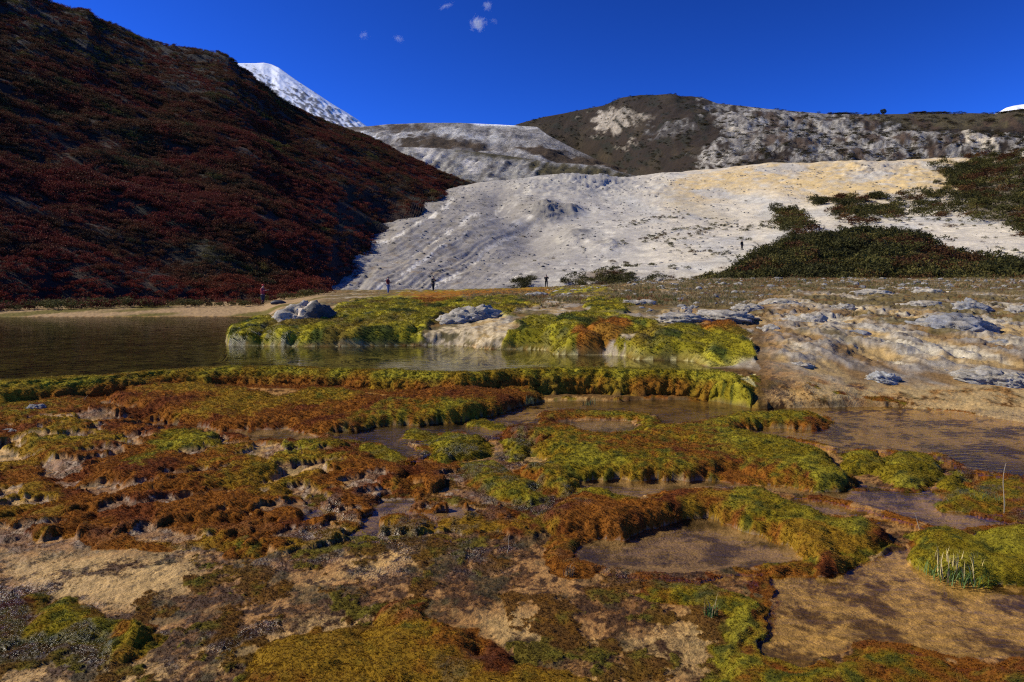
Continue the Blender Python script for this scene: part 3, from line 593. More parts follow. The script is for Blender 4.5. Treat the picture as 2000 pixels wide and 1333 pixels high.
# ---- moss fibres
leafm = leaf_mat('moss_fibre', .75, .25, .25)
def tuft_proto(name, n, seed, spread=.5, h=1.0, w=.16):
    r = random.Random(seed); V_, F_ = [], []
    for k in range(n):
        a = r.random()*6.283; q = math.sqrt(r.random())*spread; x, y = math.cos(a)*q, math.sin(a)*q
        b = r.random()*6.283; wx_, wy_ = math.cos(b)*w, math.sin(b)*w
        hh = h*(.5+.6*r.random()); lx_, ly_ = x*.7 + r.gauss(0, .22), y*.7 + r.gauss(0, .22); i = len(V_)
        V_ += [(x-wx_, y-wy_, -.15), (x+wx_, y+wy_, -.15), (x+lx_, y+ly_, hh)]; F_.append((i, i+1, i+2))
    return proto(name, V_, F_, leafm)
tufts = [tuft_proto('moss_tuft', 9, k) for k in range(3)]
dZr = np.gradient(Zf, axis=0)/np.maximum(np.gradient(Yg, axis=0), 1e-4)
cellA = (np.gradient(Xg, axis=1)*np.gradient(Yg, axis=0))*np.sqrt(1+np.clip(dZr, -5, 5)**2)
def moss_scatter(name, mask, dens, size, label):
    ww = (cellA*mask*dens)[:-1, :-1]; tot = ww.sum(); n = int(tot)
    cs = np.cumsum(ww.ravel()); idx = np.searchsorted(cs, rng.random(n)*cs[-1]); idx = np.minimum(idx, ww.size-1)
    i, j = np.unravel_index(idx, ww.shape); a, b = rng.random(n), rng.random(n)
    def bl(G): 
        w0 = ((1-a)*(1-b), (1-a)*b, a*(1-b), a*b)
        g = (G[i, j], G[i, j+1], G[i+1, j], G[i+1, j+1])
        return sum((x.T*y).T for x, y in zip(g, w0))
    pts = np.stack([bl(Xg), bl(Yg), bl(Zf)], 1)
    p00 = V.reshape(NR, NC, 3); e1 = p00[i, j+1]-p00[i, j]; e2 = p00[i+1, j]-p00[i, j]; nrm = np.cross(e1, e2); nrm /= np.linalg.norm(nrm, axis=1)[:, None]+1e-9
    nrm[:, 2] += .35; nrm += rng.normal(0, .22, nrm.shape); nrm /= np.linalg.norm(nrm, axis=1)[:, None]
    tilt = np.arccos(np.clip(nrm[:, 2], -1, 1)); az = np.arctan2(nrm[:, 1], nrm[:, 0]) + math.pi/2
    rot = np.stack([tilt, np.zeros(n), az], 1)
    sz = size(bl(Yg))*(.6+.8*rng.random(n)); sc = np.stack([sz, sz, sz*(.8+.5*rng.random(n))], 1)
    col = bl(c)*(.8+.5*rng.random(n))[:, None]*np.array([1, .98, .9]) 
    o = scatter(name, pts, tufts, sc, col, rot, rng.integers(0, 3, n))
    print(name, n); return tag(o, label, kind='stuff')
mk = np.clip(moss, 0, 1)*(moss > .5)
moss_scatter('moss_fibres', mk*(Yg < 13), (1-.55*wet)*np.clip(6000*(4/np.maximum(Yg, 3.0))**1.7, 700, 9000)*(front | (Yg < 12.5)), lambda y: .0085*np.clip(y/4.2, .8, 2.8)**.85, 'short fuzzy moss fibres over the foreground cushions and the pool rim')
moss_scatter('mound_moss_fibres', mk*(Yg >= 12.5)*(Yg < 34)*(~front), 260*(16/np.maximum(Yg, 12))**1.3, lambda y: .034*(y/16)**.6, 'fuzzy green moss fibres on the mound across the pool')

algd = sm(.02, .25, alg + .22*algreg - .02)*(1-np.clip(moss, 0, 1))*(poolm < .3)*front
moss_scatter('algae_fibres', algd*(Yg < 9), 5200*(3.6/np.maximum(Yg, 3.0))**1.8, lambda y: .0055*np.clip(y/4.2, .8, 2.8), 'short dark brown algae fuzz on the wet travertine flats')
# ---- water
wm_lake = water_mat('lake_water', (.86, .84, .62), 1.3, 5.5, .006, ior=1.25)
wm_pool = water_mat('pool_water', (.92, .85, .66), 5, 13, .006)
wm_stream = water_mat('rippled_water', (.92, .84, .64), 6, 15, .012)
sub = slice(None, None, 3)
for k, (s, lev) in plist.items():
    rs, cs_ = np.arange(0, NR, 3), np.arange(0, NC, 3); g = np.ix_(rs, cs_)
    m_ = (s[g] > -.10) & (Yg[g] < 13)
    fc = grid_faces(len(rs), len(cs_)); ok = m_.reshape(-1)[fc].any(1)
    VV = np.stack([Xg[g], Yg[g], np.full(Xg[g].shape, lev + {'w9': .004}.get(k, 0))], -1).reshape(-1, 3)
    lab = {'w2': 'narrow still pool right below the long moss rim', 'w3': 'shallow brown stream between the rust moss banks', 'w4': 'broad rippled pool below the terraces on the right', 'w5': 'small pond inside the thin moss ring', 'w6': 'long narrow pool behind the orange moss ridge', 'w7': 'small blue-grey pond inside the mossy fork', 'w8': 'rounded clear pond in front of the orange moss ridge', 'w9': 'very shallow water over sand at the lower right', 'w10': 'thin film of water running over dark algae'}[k]
    tag(submesh('pool_water', VV, fc, ok, wm_stream if k == 'w4' else wm_pool, {}), lab, kind='structure')
lc = np.linspace(-330, 1425, 120); yr2 = yrim(lc)+.12; rows = np.linspace(0, 1, 90)[:, None]
LY = 1/((1-rows)/yr2 + rows/39.5); LX = (lc-1000)/F*LY
tag(mesh_np('lake_water', np.stack([LX, LY, np.full_like(LX, LAKE)], -1).reshape(-1, 3), grid_faces(90, 120), wm_lake), 'wide dark olive pool held back by the moss rim', kind='structure')
#PART2
# ------------------------------------------------------------------ hills: lofted surfaces
def loft(px, rows, nv, ease=None):
    """rows: lists of (px, py, depth) from foot to crest; returns PX, PY, Y grids (nv x len(px))"""
    R = [(np.interp(px, [p[0] for p in r], [p[1] for p in r]), np.interp(px, [p[0] for p in r], [p[2] for p in r])) for r in rows]
    vv = np.linspace(0, len(rows)-1, nv); i = np.clip(np.floor(vv).astype(int), 0, len(rows)-2); t = vv - i
    py = np.stack([R[a][0]*(1-b) + R[a+1][0]*b for a, b in zip(i, t)])
    d = np.stack([1/((1-b)/R[a][1] + b/R[a+1][1]) for a, b in zip(i, t)])
    return np.broadcast_to(px, py.shape).copy(), py, d
def smooth_v(a, k):
    for _ in range(k):
        a = a.copy(); a[1:-1] = (a[:-2] + 2*a[1:-1] + a[2:])/4; a[:, 1:-1] = (a[:, :-2] + 2*a[:, 1:-1] + a[:, 2:])/4
    return a
def world_of(PX, PY, D): return (PX-1000)/F*D, D, EYE + (HY-PY)/F*D
def hill(name, X, Y, Zz, c, mat, label, attrs=None):
    A = {'Col': np.clip(c, .004, .9).reshape(-1, 3)}
    o = mesh_np(name, np.stack([X, Y, Zz], -1).reshape(-1, 3), grid_faces(*X.shape), mat, attrs=A)
    return tag(o, label, kind='structure')
def zeros3(a): return np.zeros(a.shape + (3,), np.float32)
def at_px(PX, PY, X, Y, Zz, px, py):
    k = np.argmin((PX-px)**2 + (PY-py)**2); return X.ravel()[k], Y.ravel()[k], Zz.ravel()[k]

# left hillside -------------------------------------------------------
RIDGE = [(-420,-330),(-200,-150),(0,-50),(60,-22),(100,2),(135,16),(170,18),(190,40),(225,50),(260,66),(300,82),(345,92),(400,98),(425,104),(450,116),(470,134),(490,143),(505,160),(525,172),(540,188),(560,203),(600,222),(640,240),(690,258),(730,272),(760,288),(820,318),(870,338),(905,352),(960,372)]
rid = [(x, y, float(np.interp(x, [-420, 0, 300, 500, 700, 905, 960], [180, 215, 250, 285, 300, 262, 262]))) for x, y in RIDGE]
FOOT = [(-420, 640, 38), (0, 628, 43), (120, 620, 46), (300, 606, 50), (480, 594, 57), (600, 586, 64), (650, 577, 70), (700, 548, 86), (800, 450, 140), (880, 382, 225), (910, 364, 258), (960, 378, 268)]
RS = [(-420, -330), (0, -50), (170, 22), (300, 84), (450, 114), (560, 203), (700, 262), (820, 316), (905, 352), (960, 372)]
rid_s = [(x, float(np.interp(x, [p[0] for p in RS], [p[1] for p in RS])), float(np.interp(x, [-420, 0, 400, 960], [180, 215, 268, 262]))) for x in range(-420, 961, 60)]
foot0 = [(x, y + (25 if x > 650 else 10), d*(1.06 if x > 650 else .97)) for x, y, d in FOOT]
r1 = [(x, np.interp(x, [p[0] for p in FOOT], [p[1] for p in FOOT])*.62 + y*.38, 1/(.52/np.interp(x, [p[0] for p in FOOT], [p[2] for p in FOOT]) + .48/d)) for x, y, d in rid_s]
r2 = [(x, np.interp(x, [p[0] for p in FOOT], [p[1] for p in FOOT])*.28 + y*.72, 1/(.2/np.interp(x, [p[0] for p in FOOT], [p[2] for p in FOOT]) + .8/d)) for x, y, d in rid_s]
rb = [(x, y+40, d+45) for x, y, d in rid]; rc_ = [(x, y+160, d+140) for x, y, d in rid]
LP, LQ, LD = loft(np.linspace(-420, 960, 330), [foot0, FOOT, r1, r2, rid, rb, rc_], 260)
crest = np.abs(np.linspace(0, 6, 260)[:, None] - 4) < .7
LD = smooth_v(LD, 10); LX_, LY_, LZ_ = world_of(LP, LQ, LD)
back_v = np.linspace(0, 6, 260)[:, None]
LXb = LX_.copy()
sl = sm(0, 1.2, back_v*np.ones_like(LX_))
LZ_ = LZ_ + (3.2*fbm(LX_, LY_, 38, 4, 201) + .8*fbm(LX_, LY_, 8, 3, 202))*sl*sm(4.1, 3.6, back_v) + (1.4*ridged(LX_, LY_, 13, 4, 203) - .7)*sm(3.1, 3.75, back_v)*sm(760, 520, LP)
LN = fbm(LX_, LY_, 22, 4, 205); LN2 = fbm(LX_, LY_, 6, 4, 206)
lc_ = zeros3(LX_) + C(.030, .013, .007)
lc_ = mixc(lc_, C(.050, .027, .012), sm(.0, .3, LN2)); lc_ = mixc(lc_, C(.024, .020, .008), sm(.05, .35, LN))
cliff = sm(3.25, 3.6, back_v + .25*LN)*sm(640, 500, LP); lc_ = mixc(lc_, C(.022, .018, .014), cliff*.9)
lc_ = mixc(lc_, C(.16, .12, .07), sm(.9, 1.05, 2 - np.abs(back_v-1.0)*14)*sm(620, 660, LP)*.6)
mat_hill = terrain_mat('hill_soil', (.35, 1.6), .5, 1.2, .7, .95)
mat_rock = terrain_mat('scree_and_rock', (.06, .5), 2.2, .22, .7, .95)
mat_trav = terrain_mat('white_travertine', (.35, 2.4), .16, .9, .34, .95)
hill('hillside', LX_, LY_, LZ_, lc_, mat_hill, 'steep dark hillside covered in red autumn shrubs')

# white travertine slope ------------------------------------------------
w0 = [(540, 612, 60), (640, 592, 68), (760, 582, 76), (1067, 570, 90), (1430, 558, 80), (1700, 556, 73), (2400, 556, 68)]
w1 = [(540, 598, 62), (640, 580, 71), (760, 571, 80), (1067, 560, 93), (1430, 548, 84), (1700, 546, 78), (2400, 546, 72)]
w2 = [(540, 560, 88), (700, 518, 98), (800, 505, 108), (1000, 505, 122), (1449, 488, 119), (1700, 480, 108), (2000, 500, 92), (2400, 505, 88)]
w3 = [(540, 490, 120), (700, 465, 130), (800, 432, 150), (900, 430, 160), (1100, 430, 172), (1449, 420, 172), (1700, 415, 156), (2000, 440, 122), (2400, 450, 110)]
w4 = [(540, 440, 190), (800, 396, 215), (870, 372, 240), (900, 362, 255), (940, 357, 258), (1000, 352, 262), (1060, 346, 262), (1130, 343, 262), (1190, 349, 262), (1240, 346, 262), (1300, 338, 256), (1400, 328, 250), (1500, 321, 244), (1600, 318, 238), (1700, 316, 232), (1800, 313, 226), (1900, 311, 220), (1945, 308, 216), (2050, 290, 205), (2400, 250, 190)]
w5 = [(x, y+12, d+40) for x, y, d in w4]; w6 = [(x, y+50, d+100) for x, y, d in w4]
WP, WQ, WD = loft(np.linspace(540, 2400, 700), [w0, w1, w2, w3, w4, w5, w6], 440)
WV = np.linspace(0, 6, 440)[:, None]*np.ones_like(WP)
kd = smooth_v(WD, 24); WD = np.where(np.abs(WV-4) < .12, WD, kd)
WX, WY, WZ = world_of(WP, WQ, WD)
a_, b_ = WP*.62 + WQ*.79, WP*.79*.55 - WQ*.62*1.2                    # along / across the runnels of the lower left
run = ridged(WP/60., (WQ + .0)/60., 1.0, 2, 210)*0
fl = sm(1180, 820, WP)*sm(345, 410, WQ)
warp = 9*fbm(WP, WQ, 110, 2, 211)
acr = (WQ + .62*WP) ; alo = (WP*.85 - WQ*.6)
rn = ridged(acr + warp, alo*.06, 46, 3, 212); rn2 = ridged(acr + warp*1.3, alo*.10, 12, 3, 213); stk = sm(.66, .9, ridged(acr + 1.6*warp, alo*.05, 62, 2, 248) + .25*fbm(WP, WQ, 5, 3, 249))
und = fbm(WX, WY, 24, 4, 214); und2 = fbm(WX, WY, 5, 5, 215)
on = sm(0, .8, WV)
knoll = sum(h_*np.exp(-(((WP-x)/rx)**2 + ((WQ-y)/ry)**2)) for x, y, rx, ry, h_ in [(1068, 412, 32, 14, 4.0), (1116, 410, 18, 10, 2.4), (1110, 352, 45, 9, 1.5), (1180, 354, 18, 8, 2.5), (1125, 455, 32, 14, 1.5), (1185, 478, 34, 12, 1.5)])
gul = sum(h_*np.exp(-(((WP-x)/rx)**2 + ((WQ-y)/ry)**2)) for x, y, rx, ry, h_ in [(1040, 450, 60, 40, -2.2), (1250, 400, 110, 16, -2.0), (1420, 385, 60, 14, -1.5), (980, 400, 30, 30, -1.5)])
craw = np.exp(-(((WP-1150)/130)**2 + ((WQ-362)/16)**2)) + np.exp(-(((WP-1720)/70)**2 + ((WQ-332)/16)**2)) + sm(.0, 1., WV-2.9)*.25
WZ = WZ + on*(1.0*und + .10*und2 + fl*(.38*rn + .10*rn2 - .04*stk + .07*fbm(WX, WY, 1.2, 3, 251) + .03*ridged(acr + warp, alo*.15, 6, 2, 245))*1.0 + knoll*.45*(1 + .9*ridged(WX, WY, 3.2, 3, 216)) + gul + craw*1.5*(ridged(WX, WY*1.5, 6, 4, 217))*sm(4.2, 3.9, WV)) * sm(4.9, 4.0, WV)
wc = zeros3(WP) + C(.74, .70, .61)
wc = mixc(wc, C(.84, .75, .58), sm(1150, 1400, WP + 60*und)*.9)
yel = sm(-20, 25, sdf(WP + 40*und2 + 20*und, WQ + 12*und2, [(1300, 385), (1340, 345), (1430, 322), (1600, 310), (1950, 300), (1950, 340), (1850, 385), (1700, 400), (1600, 400), (1500, 375), (1420, 378), (1330, 400)], 60))
wc = mixc(wc, C(.86, .60, .22), yel*sm(-.6, .2, und2 + .2)*.95)
wc = mixc(wc, C(.62, .52, .33), sm(-8, 8, sdf(WP, WQ + 8*und2, [(1300, 370), (1340, 380), (1440, 425), (1420, 440), (1380, 425), (1290, 385)], 40))*.6)
wc = mixc(wc, C(.42, .41, .40), sm(-10, 10, sdf(WP + 20*und2, WQ + 8*und2, [(1680, 318), (1770, 318), (1750, 345), (1690, 348)], 40))*.7)
wc = mixc(wc, C(.62, .62, .59), sm(.1, .45, fbm(WX, WY*.6, 15, 4, 218))*.7)
wc = mixc(wc, C(.33, .295, .25), fl*.72*sm(1.15, .2, fl*0 + sm(800, 1180, WP)*1.2)); wc = mixc(wc, C(.20, .15, .10), sm(.0, .3, fbm(acr + warp, alo*.12, 40, 5, 253))*sm(1040, 760, WP)*sm(400, 520, WQ)*.75)
wc = mixc(wc, C(.17, .15, .125), np.clip(sm(-.25, .22, fl*(.5 - .8*rn + .5*rn2) + .3*und2*fl), 0, 1)*.85)
wc = mixc(wc, C(.20, .15, .10), sm(0, .25, und2 + .2*und)*sm(1000, 800, WP)*sm(430, 520, WQ)*.8)
wfine = fbm(WX + .4*WY, WY*.5, 2.2, 5, 219); wc = mixc(wc, C(.36, .335, .30), sm(.1, .5, wfine + .3*und2)*.5); wc = wc*(1 + .16*fbm(WX, WY*.7, .9, 3, 247))[..., None]; wc = mixc(wc, C(.27, .25, .23), sm(.2, .5, ridged(WP, WQ*2.2, 30, 4, 230) - .3*und)*sm(1500, 1000, WP)*.7)
wc = mixc(wc, C(.70, .66, .58), fl*stk*.75*sm(-.3, .1, fbm(WP, WQ, 22, 4, 252))*sm(600, 700, WP))
wc = mixc(wc, C(.15, .14, .13), sm(.12, .5, knoll/4 + .25*und2)*.75)
wc = mixc(wc, C(.27, .26, .25), sm(.1, .5, craw + .6*und2 - .3)*sm(1300, 1200, WP)*sm(3.3, 3.6, WV)*.7)
wc = mixc(wc, C(.17, .12, .075), sm(-6, 10, sdf(WP, WQ + 6*und2, [(1120, 548), (1180, 530), (1260, 545), (1200, 556), (1130, 556)], 30))*.8)
dk = sdf(WP + 30*und2, WQ + 14*und2, [(1870, 390), (1845, 345), (1940, 312), (2400, 240), (2400, 470), (2010, 455), (1940, 430), (1900, 420)], 60)
wc = mixc(wc, C(.07, .05, .025), sm(-4, 10, dk + 22*und2)*.85)
hill('travertine_slope', WX, WY, WZ, wc, mat_trav, 'broad white and ochre travertine slope rising behind the terraces')

# grey scree ridges in the gap ---------------------------------------------
def simple_hill(name, top, bot, x0, x1, nx, nv, mat, label, colour, relief, db, back=(18, 60)):
    mid = [(x, .5*y + .5*np.interp(x, [q[0] for q in bot], [q[1] for q in bot]), 2/(1/d + 1/np.interp(x, [q[0] for q in bot], [q[2] for q in bot]))) for x, y, d in top]
    P_, Q_, D_ = loft(np.linspace(x0, x1, nx), [bot, mid, top, [(x, y+back[0], d+db) for x, y, d in top], [(x, y+back[1], d+2*db) for x, y, d in top]], nv)
    Vv = np.linspace(0, 4, nv)[:, None]*np.ones_like(P_)
    X_, Y_, Z_ = world_of(P_, Q_, D_)
    Z_ = Z_ + relief(P_, Q_, X_, Y_, Vv)
    return (P_, Q_, X_, Y_, Z_), hill(name, X_, Y_, Z_, colour(P_, Q_, X_, Y_, Vv), mat, label)
def rel_far(P, Q, X, Y, Vv): return (6*ridged(X, Y, 70, 5, 220) - 2 + 3*fbm(X, Y, 14, 4, 221))*sm(0, .5, Vv)*sm(2.1, 1.5, Vv)*.8
def col_far(P, Q, X, Y, Vv):
    n = fbm(P, Q*2.2, 60, 5, 222); m = fbm(P, Q*3, 14, 4, 223)
    c = zeros3(P) + C(.25, .235, .22); c = mixc(c, C(.14, .13, .12), sm(0, .3, m)); c = mixc(c, C(.40, .39, .37), sm(0, .35, n))
    veg = np.maximum.reduce([sdf(P + 20*m, Q + 8*m, p, 50) for p in ([(640, 246), (760, 243), (835, 243), (830, 256), (760, 258), (700, 255)], [(760, 285), (830, 268), (900, 276), (1000, 292), (960, 296), (860, 292), (780, 296)], [(1000, 288), (1130, 300), (1220, 320), (1230, 345), (1120, 325), (1030, 300)])])
    c = mixc(c, C(.055, .036, .020), sm(-5, 5, veg + 8*n))
    snow = np.maximum(sdf(P + 10*m, Q + 2*m, [(690, 259), (735, 268), (730, 272), (700, 264)], 20), sdf(P, Q, [(895, 236), (1010, 243), (1010, 247), (940, 245)], 20))
    return mixc(c, C(.8, .82, .85), sm(-2, 1, snow))
top2 = [(560, 262, 640), (640, 250, 620), (715, 247, 600), (760, 243, 600), (830, 240, 600), (900, 240, 600), (960, 243, 600), (1050, 248, 590), (1070, 264, 560), (1120, 290, 540), (1180, 318, 520), (1240, 336, 500), (1320, 352, 480)]
bot2 = [(560, 330, 480), (700, 320, 470), (900, 330, 460), (1100, 345, 450), (1320, 365, 440)]
simple_hill('scree_ridge', top2, bot2, 560, 1320, 200, 110, mat_rock, 'far grey scree ridge in the gap under the snowy peak', col_far, rel_far, 120)
def col_near(P, Q, X, Y, Vv):
    n = fbm(P, Q*1.6, 50, 5, 226); m = fbm(P + Q, (P-Q)*.3, 14, 4, 227)
    c = zeros3(P) + C(.27, .26, .24); c = mixc(c, C(.14, .13, .12), sm(-.05, .3, m)); c = mixc(c, C(.42, .40, .38), sm(.05, .35, n))
    veg = np.maximum.reduce([sdf(P + 20*m, Q + 8*m, p, 50) for p in ([(1040, 318), (1080, 318), (1180, 328), (1240, 345), (1240, 360), (1040, 345)], [(880, 288), (1000, 298), (1050, 308), (1040, 314), (960, 306), (880, 297)], [(820, 325), (900, 345), (940, 360), (820, 360)])])
    return mixc(c, C(.060, .050, .020), sm(-5, 5, veg + 8*n))
top1 = [(640, 262, 440), (740, 284, 430), (780, 287, 425), (850, 289, 420), (900, 293, 415), (960, 300, 410), (1040, 311, 400), (1080, 318, 395), (1130, 320, 390), (1180, 327, 385), (1240, 343, 380), (1300, 356, 375)]
bot1 = [(640, 345, 330), (740, 350, 325), (900, 372, 310), (1100, 372, 310), (1300, 375, 310)]
simple_hill('scree_ridge', top1, bot1, 640, 1300, 180, 90, mat_rock, 'nearer grey gullied scree bank below the shrub band', col_near, lambda P, Q, X, Y, Vv: (1.8*ridged(P + Q, (P-Q)*.25, 26, 4, 228) - 1.5 + 1.5*fbm(X, Y, 8, 4, 229))*sm(0, .5, Vv)*sm(2.1, 1.6, Vv), 60)

# right-hand mountain ---------------------------------------------------------
TOPR = [(960, 252), (1000, 246), (1020, 240), (1060, 229), (1100, 222), (1130, 216), (1180, 206), (1200, 197), (1215, 191), (1250, 186), (1275, 186), (1300, 184), (1318, 184), (1330, 189), (1350, 188), (1375, 192), (1400, 202), (1450, 207), (1500, 213), (1560, 218), (1620, 223), (1700, 224), (1760, 223), (1800, 221), (1850, 222), (1900, 221), (1945, 223), (1965, 221), (1985, 218), (2010, 216), (2400, 200)]
topr = [(x, y, float(np.interp(x, [960, 1120, 1300, 1500, 2000, 2400], [740, 690, 570, 500, 420, 380]))) for x, y in TOPR]
botr = [(960, 370, 660), (1150, 372, 600), (1240, 366, 440), (1400, 350, 310), (1600, 338, 300), (1940, 335, 285), (2400, 325, 260)]
ROCK = [[(1370, 188), (1420, 200), (1500, 210), (1700, 222), (1690, 235), (1600, 262), (1520, 295), (1440, 325), (1380, 335), (1360, 300), (1420, 265), (1400, 240)], [(1560, 250), (1700, 240), (1850, 262), (2050, 258), (2400, 270), (2400, 320), (2000, 305), (1880, 300), (1750, 312), (1600, 315), (1500, 320), (1560, 285)],
        [(1150, 235), (1180, 215), (1235, 222), (1230, 235), (1195, 270), (1175, 262), (1155, 262)], [(1235, 222), (1265, 222), (1245, 245)], [(1260, 250), (1330, 240), (1370, 230), (1350, 262), (1270, 275)], [(1215, 285), (1240, 270), (1245, 276), (1220, 290)]]
def col_r(P, Q, X, Y, Vv):
    n = fbm(P, Q*1.3, 55, 5, 232); m = fbm(P, Q*1.5, 12, 5, 233); k = fbm(P, Q*2, 30, 5, 234)
    c = zeros3(P) + C(.020, .012, .006); c = mixc(c, C(.013, .012, .006), sm(0, .3, k)); c = mixc(c, C(.036, .025, .012), sm(.1, .4, n)*.7)
    c = mixc(c, C(.070, .056, .025), sm(1560, 1720, P)*sm(250, 238, Q - 6*m)*.9)
    for i_, p in enumerate(ROCK):
        s_ = sdf(P + 40*k, Q + 14*m, p, 60)
        rc2 = zeros3(P) + (C(.22, .205, .185) if i_ != 4 else C(.085, .075, .07)); rc2 = mixc(rc2, C(.33, .31, .275), sm(.0, .35, m)); rc2 = mixc(rc2, C(.10, .085, .07), sm(.1, .4, fbm(P, Q*1.8, 7, 4, 236)))
        if i_ == 2 or i_ == 3 or i_ == 5: rc2 = mixc(rc2, C(.30, .25, .18), .7 + 0*m)
        if i_ == 4: rc2 = rc2*.5
        c = lerp(c, rc2, (sm(-4, 6, s_)*sm(-.45, -.08, k + .5*n + .2))[..., None])
    c = mixc(c, C(.055, .032, .018), sm(.12, .3, fbm(P - 2.4*Q, Q*2 + P*.9, 60, 4, 238))*sm(1420, 1500, P)*sm(222, 236, Q)*.85)
    wcl = np.maximum(sdf(P + 14*m, Q + 8*m, [(1880, 256), (1905, 258), (1950, 268), (1940, 290), (1925, 292), (1905, 275), (1885, 278)], 30), sdf(P + 10*m, Q + 4*m, [(1415, 254), (1450, 258), (1455, 264), (1425, 264)], 20))
    return mixc(c, C(.50, .44, .34), sm(-2, 3, wcl))
def rel_r(P, Q, X, Y, Vv):
    k = fbm(P, Q*2, 30, 5, 234); n = fbm(P, Q*1.3, 55, 5, 232)
    r = 5*fbm(X, Y, 60, 4, 240) + 1.5*fbm(X, Y, 10, 4, 242)
    for p in ROCK: r = r + sm(-8, 6, sdf(P + 40*k, Q + 10*k, p, 60))*(1.8*ridged(P, Q*1.7, 26, 5, 243) + .7*ridged(P, Q*1.6, 9, 3, 244) - 1.0)
    return r*sm(0, .5, Vv)*sm(2.05, 1.75, Vv)
RH, _ = simple_hill('mountain', topr, botr, 960, 2400, 400, 170, mat_rock, 'brown shrub-covered mountain with grey rocky right flank', col_r, rel_r, 90, back=(14, 40))

# snow peaks -------------------------------------------------------------------
def snow_peak(name, top, foot, x0, x1, label, cen, dens):
    P_, Q_, D_ = loft(np.linspace(x0, x1, 170), [foot, [(x, (y + np.interp(x, [q[0] for q in foot], [q[1] for q in foot]))/2, d*.93) for x, y, d in top], top, [(x, y+30, d*1.15) for x, y, d in top]], 130)
    Vv = np.linspace(0, 3, 130)[:, None]*np.ones_like(P_); X_, Y_, Z_ = world_of(P_, Q_, D_)
    u, w = (P_*.83 + Q_*.55), (Q_*.83 - P_*.55)
    n = fbm(u*.3, w, 4.5, 5, 250); n2 = fbm(u*.35, w, 30, 4, 251); Z_ = Z_ + (7*ridged(u*.3, w, 22, 4, 252) + 3*n)*sm(0, .3, Vv)*sm(2, 1.8, Vv)
    c = zeros3(P_) + C(.80, .82, .86)
    c = mixc(c, C(.07, .075, .085), sm(-.12, .12, (.6*n + .2*n2) + dens(P_, Q_) - .34)*.9)
    return hill(name, X_, Y_, Z_, c, mat_snow, label)
mat_snow = terrain_mat('snow', (.02, .1), 1.0, .03, .1, .8)
tp = [(400, 118, 2500), (440, 124, 2500), (470, 124, 2500), (500, 124, 2500), (515, 123, 2500), (530, 126, 2500), (545, 133, 2480), (580, 158, 2450), (620, 184, 2420), (650, 204, 2400), (680, 222, 2390), (700, 235, 2380), (715, 246, 2370), (740, 262, 2360)]
snow_peak('snowy_mountain', tp, [(400, 300, 1900), (740, 300, 1950)], 400, 740, 'pyramid-shaped snow peak behind the dark left hillside', 0, lambda P, Q: -.36 + .72*sm(-40, 30, (Q-124) - (P-500)*.56 + 0) - .25*sm(170, 130, Q))
snow_peak('snowy_mountain', [(1880, 245, 2300), (1950, 220, 2300), (1965, 211, 2300), (1980, 207, 2300), (2000, 204, 2300), (2080, 190, 2300), (2200, 170, 2300), (2400, 190, 2300)], [(1880, 300, 1900), (2400, 300, 1900)], 1880, 2400, 'tip of a white snow ridge showing at the right edge', 0, lambda P, Q: -.45 + 0*P)

# shrub knoll on the right -------------------------------------------------------
kt = [(1380, 562, 86), (1430, 540, 86), (1455, 522, 87), (1490, 498, 88), (1550, 480, 90), (1595, 468, 91), (1640, 461, 92), (1700, 458, 92), (1770, 460, 92), (1805, 470, 91), (1835, 492, 90), (1900, 510, 88), (2000, 518, 86), (2200, 520, 84), (2400, 525, 82)]
kb = [(1380, 566, 70), (1430, 562, 68), (2400, 562, 64)]
(KP, KQ, KX, KY, KZ), _ = simple_hill('shrub_knoll', kt, kb, 1380, 2400, 160, 60, mat_hill, 'low rounded knoll under dark green scrub on the right', lambda P, Q, X, Y, Vv: zeros3(P) + C(.04, .034, .018), lambda P, Q, X, Y, Vv: .25*fbm(X, Y, 4, 3, 260)*sm(2.2, 1.8, Vv), 12, back=(30, 70))

# ------------------------------------------------------------------ shrubs
shrubm = leaf_mat('shrub_leaves', .8, .15, .15)
def shrub_mesh(seed, n=150, flat=.75, twig=True):
    r = random.Random(seed); V_, F_ = [], []
    lob = [(r.gauss(0, .28), r.gauss(0, .28), .25+.35*r.random(), .28+.22*r.random()) for _ in range(6)]
    for k in range(n):
        cx, cy, cz, rr = lob[k % 6]
        a, b = r.random()*6.283, math.acos(1-1.35*r.random())
        nx_, ny_, nz_ = math.sin(b)*math.cos(a), math.sin(b)*math.sin(a), math.cos(b)
        q = rr*(.75+.45*r.random()); x, y, z = cx+nx_*q, cy+ny_*q, max(.02, (cz+nz_*q)*flat+.1)
        s_ = .05+.07*r.random()
        for _ in range(2):
            d1 = [r.gauss(0, 1) for _ in range(3)]; d2 = [r.gauss(0, 1) for _ in range(3)]; l1 = math.sqrt(sum(t*t for t in d1)); l2 = math.sqrt(sum(t*t for t in d2))
            i = len(V_); V_ += [(x, y, z), (x+d1[0]/l1*s_*1.7, y+d1[1]/l1*s_*1.7, z+abs(d1[2])/l1*s_*1.7), (x+d2[0]/l2*s_, y+d2[1]/l2*s_, z+d2[2]/l2*s_)]; F_.append((i, i+1, i+2))
    return V_, F_
SHR = [proto('shrub', *shrub_mesh(50+k), shrubm) for k in range(4)]
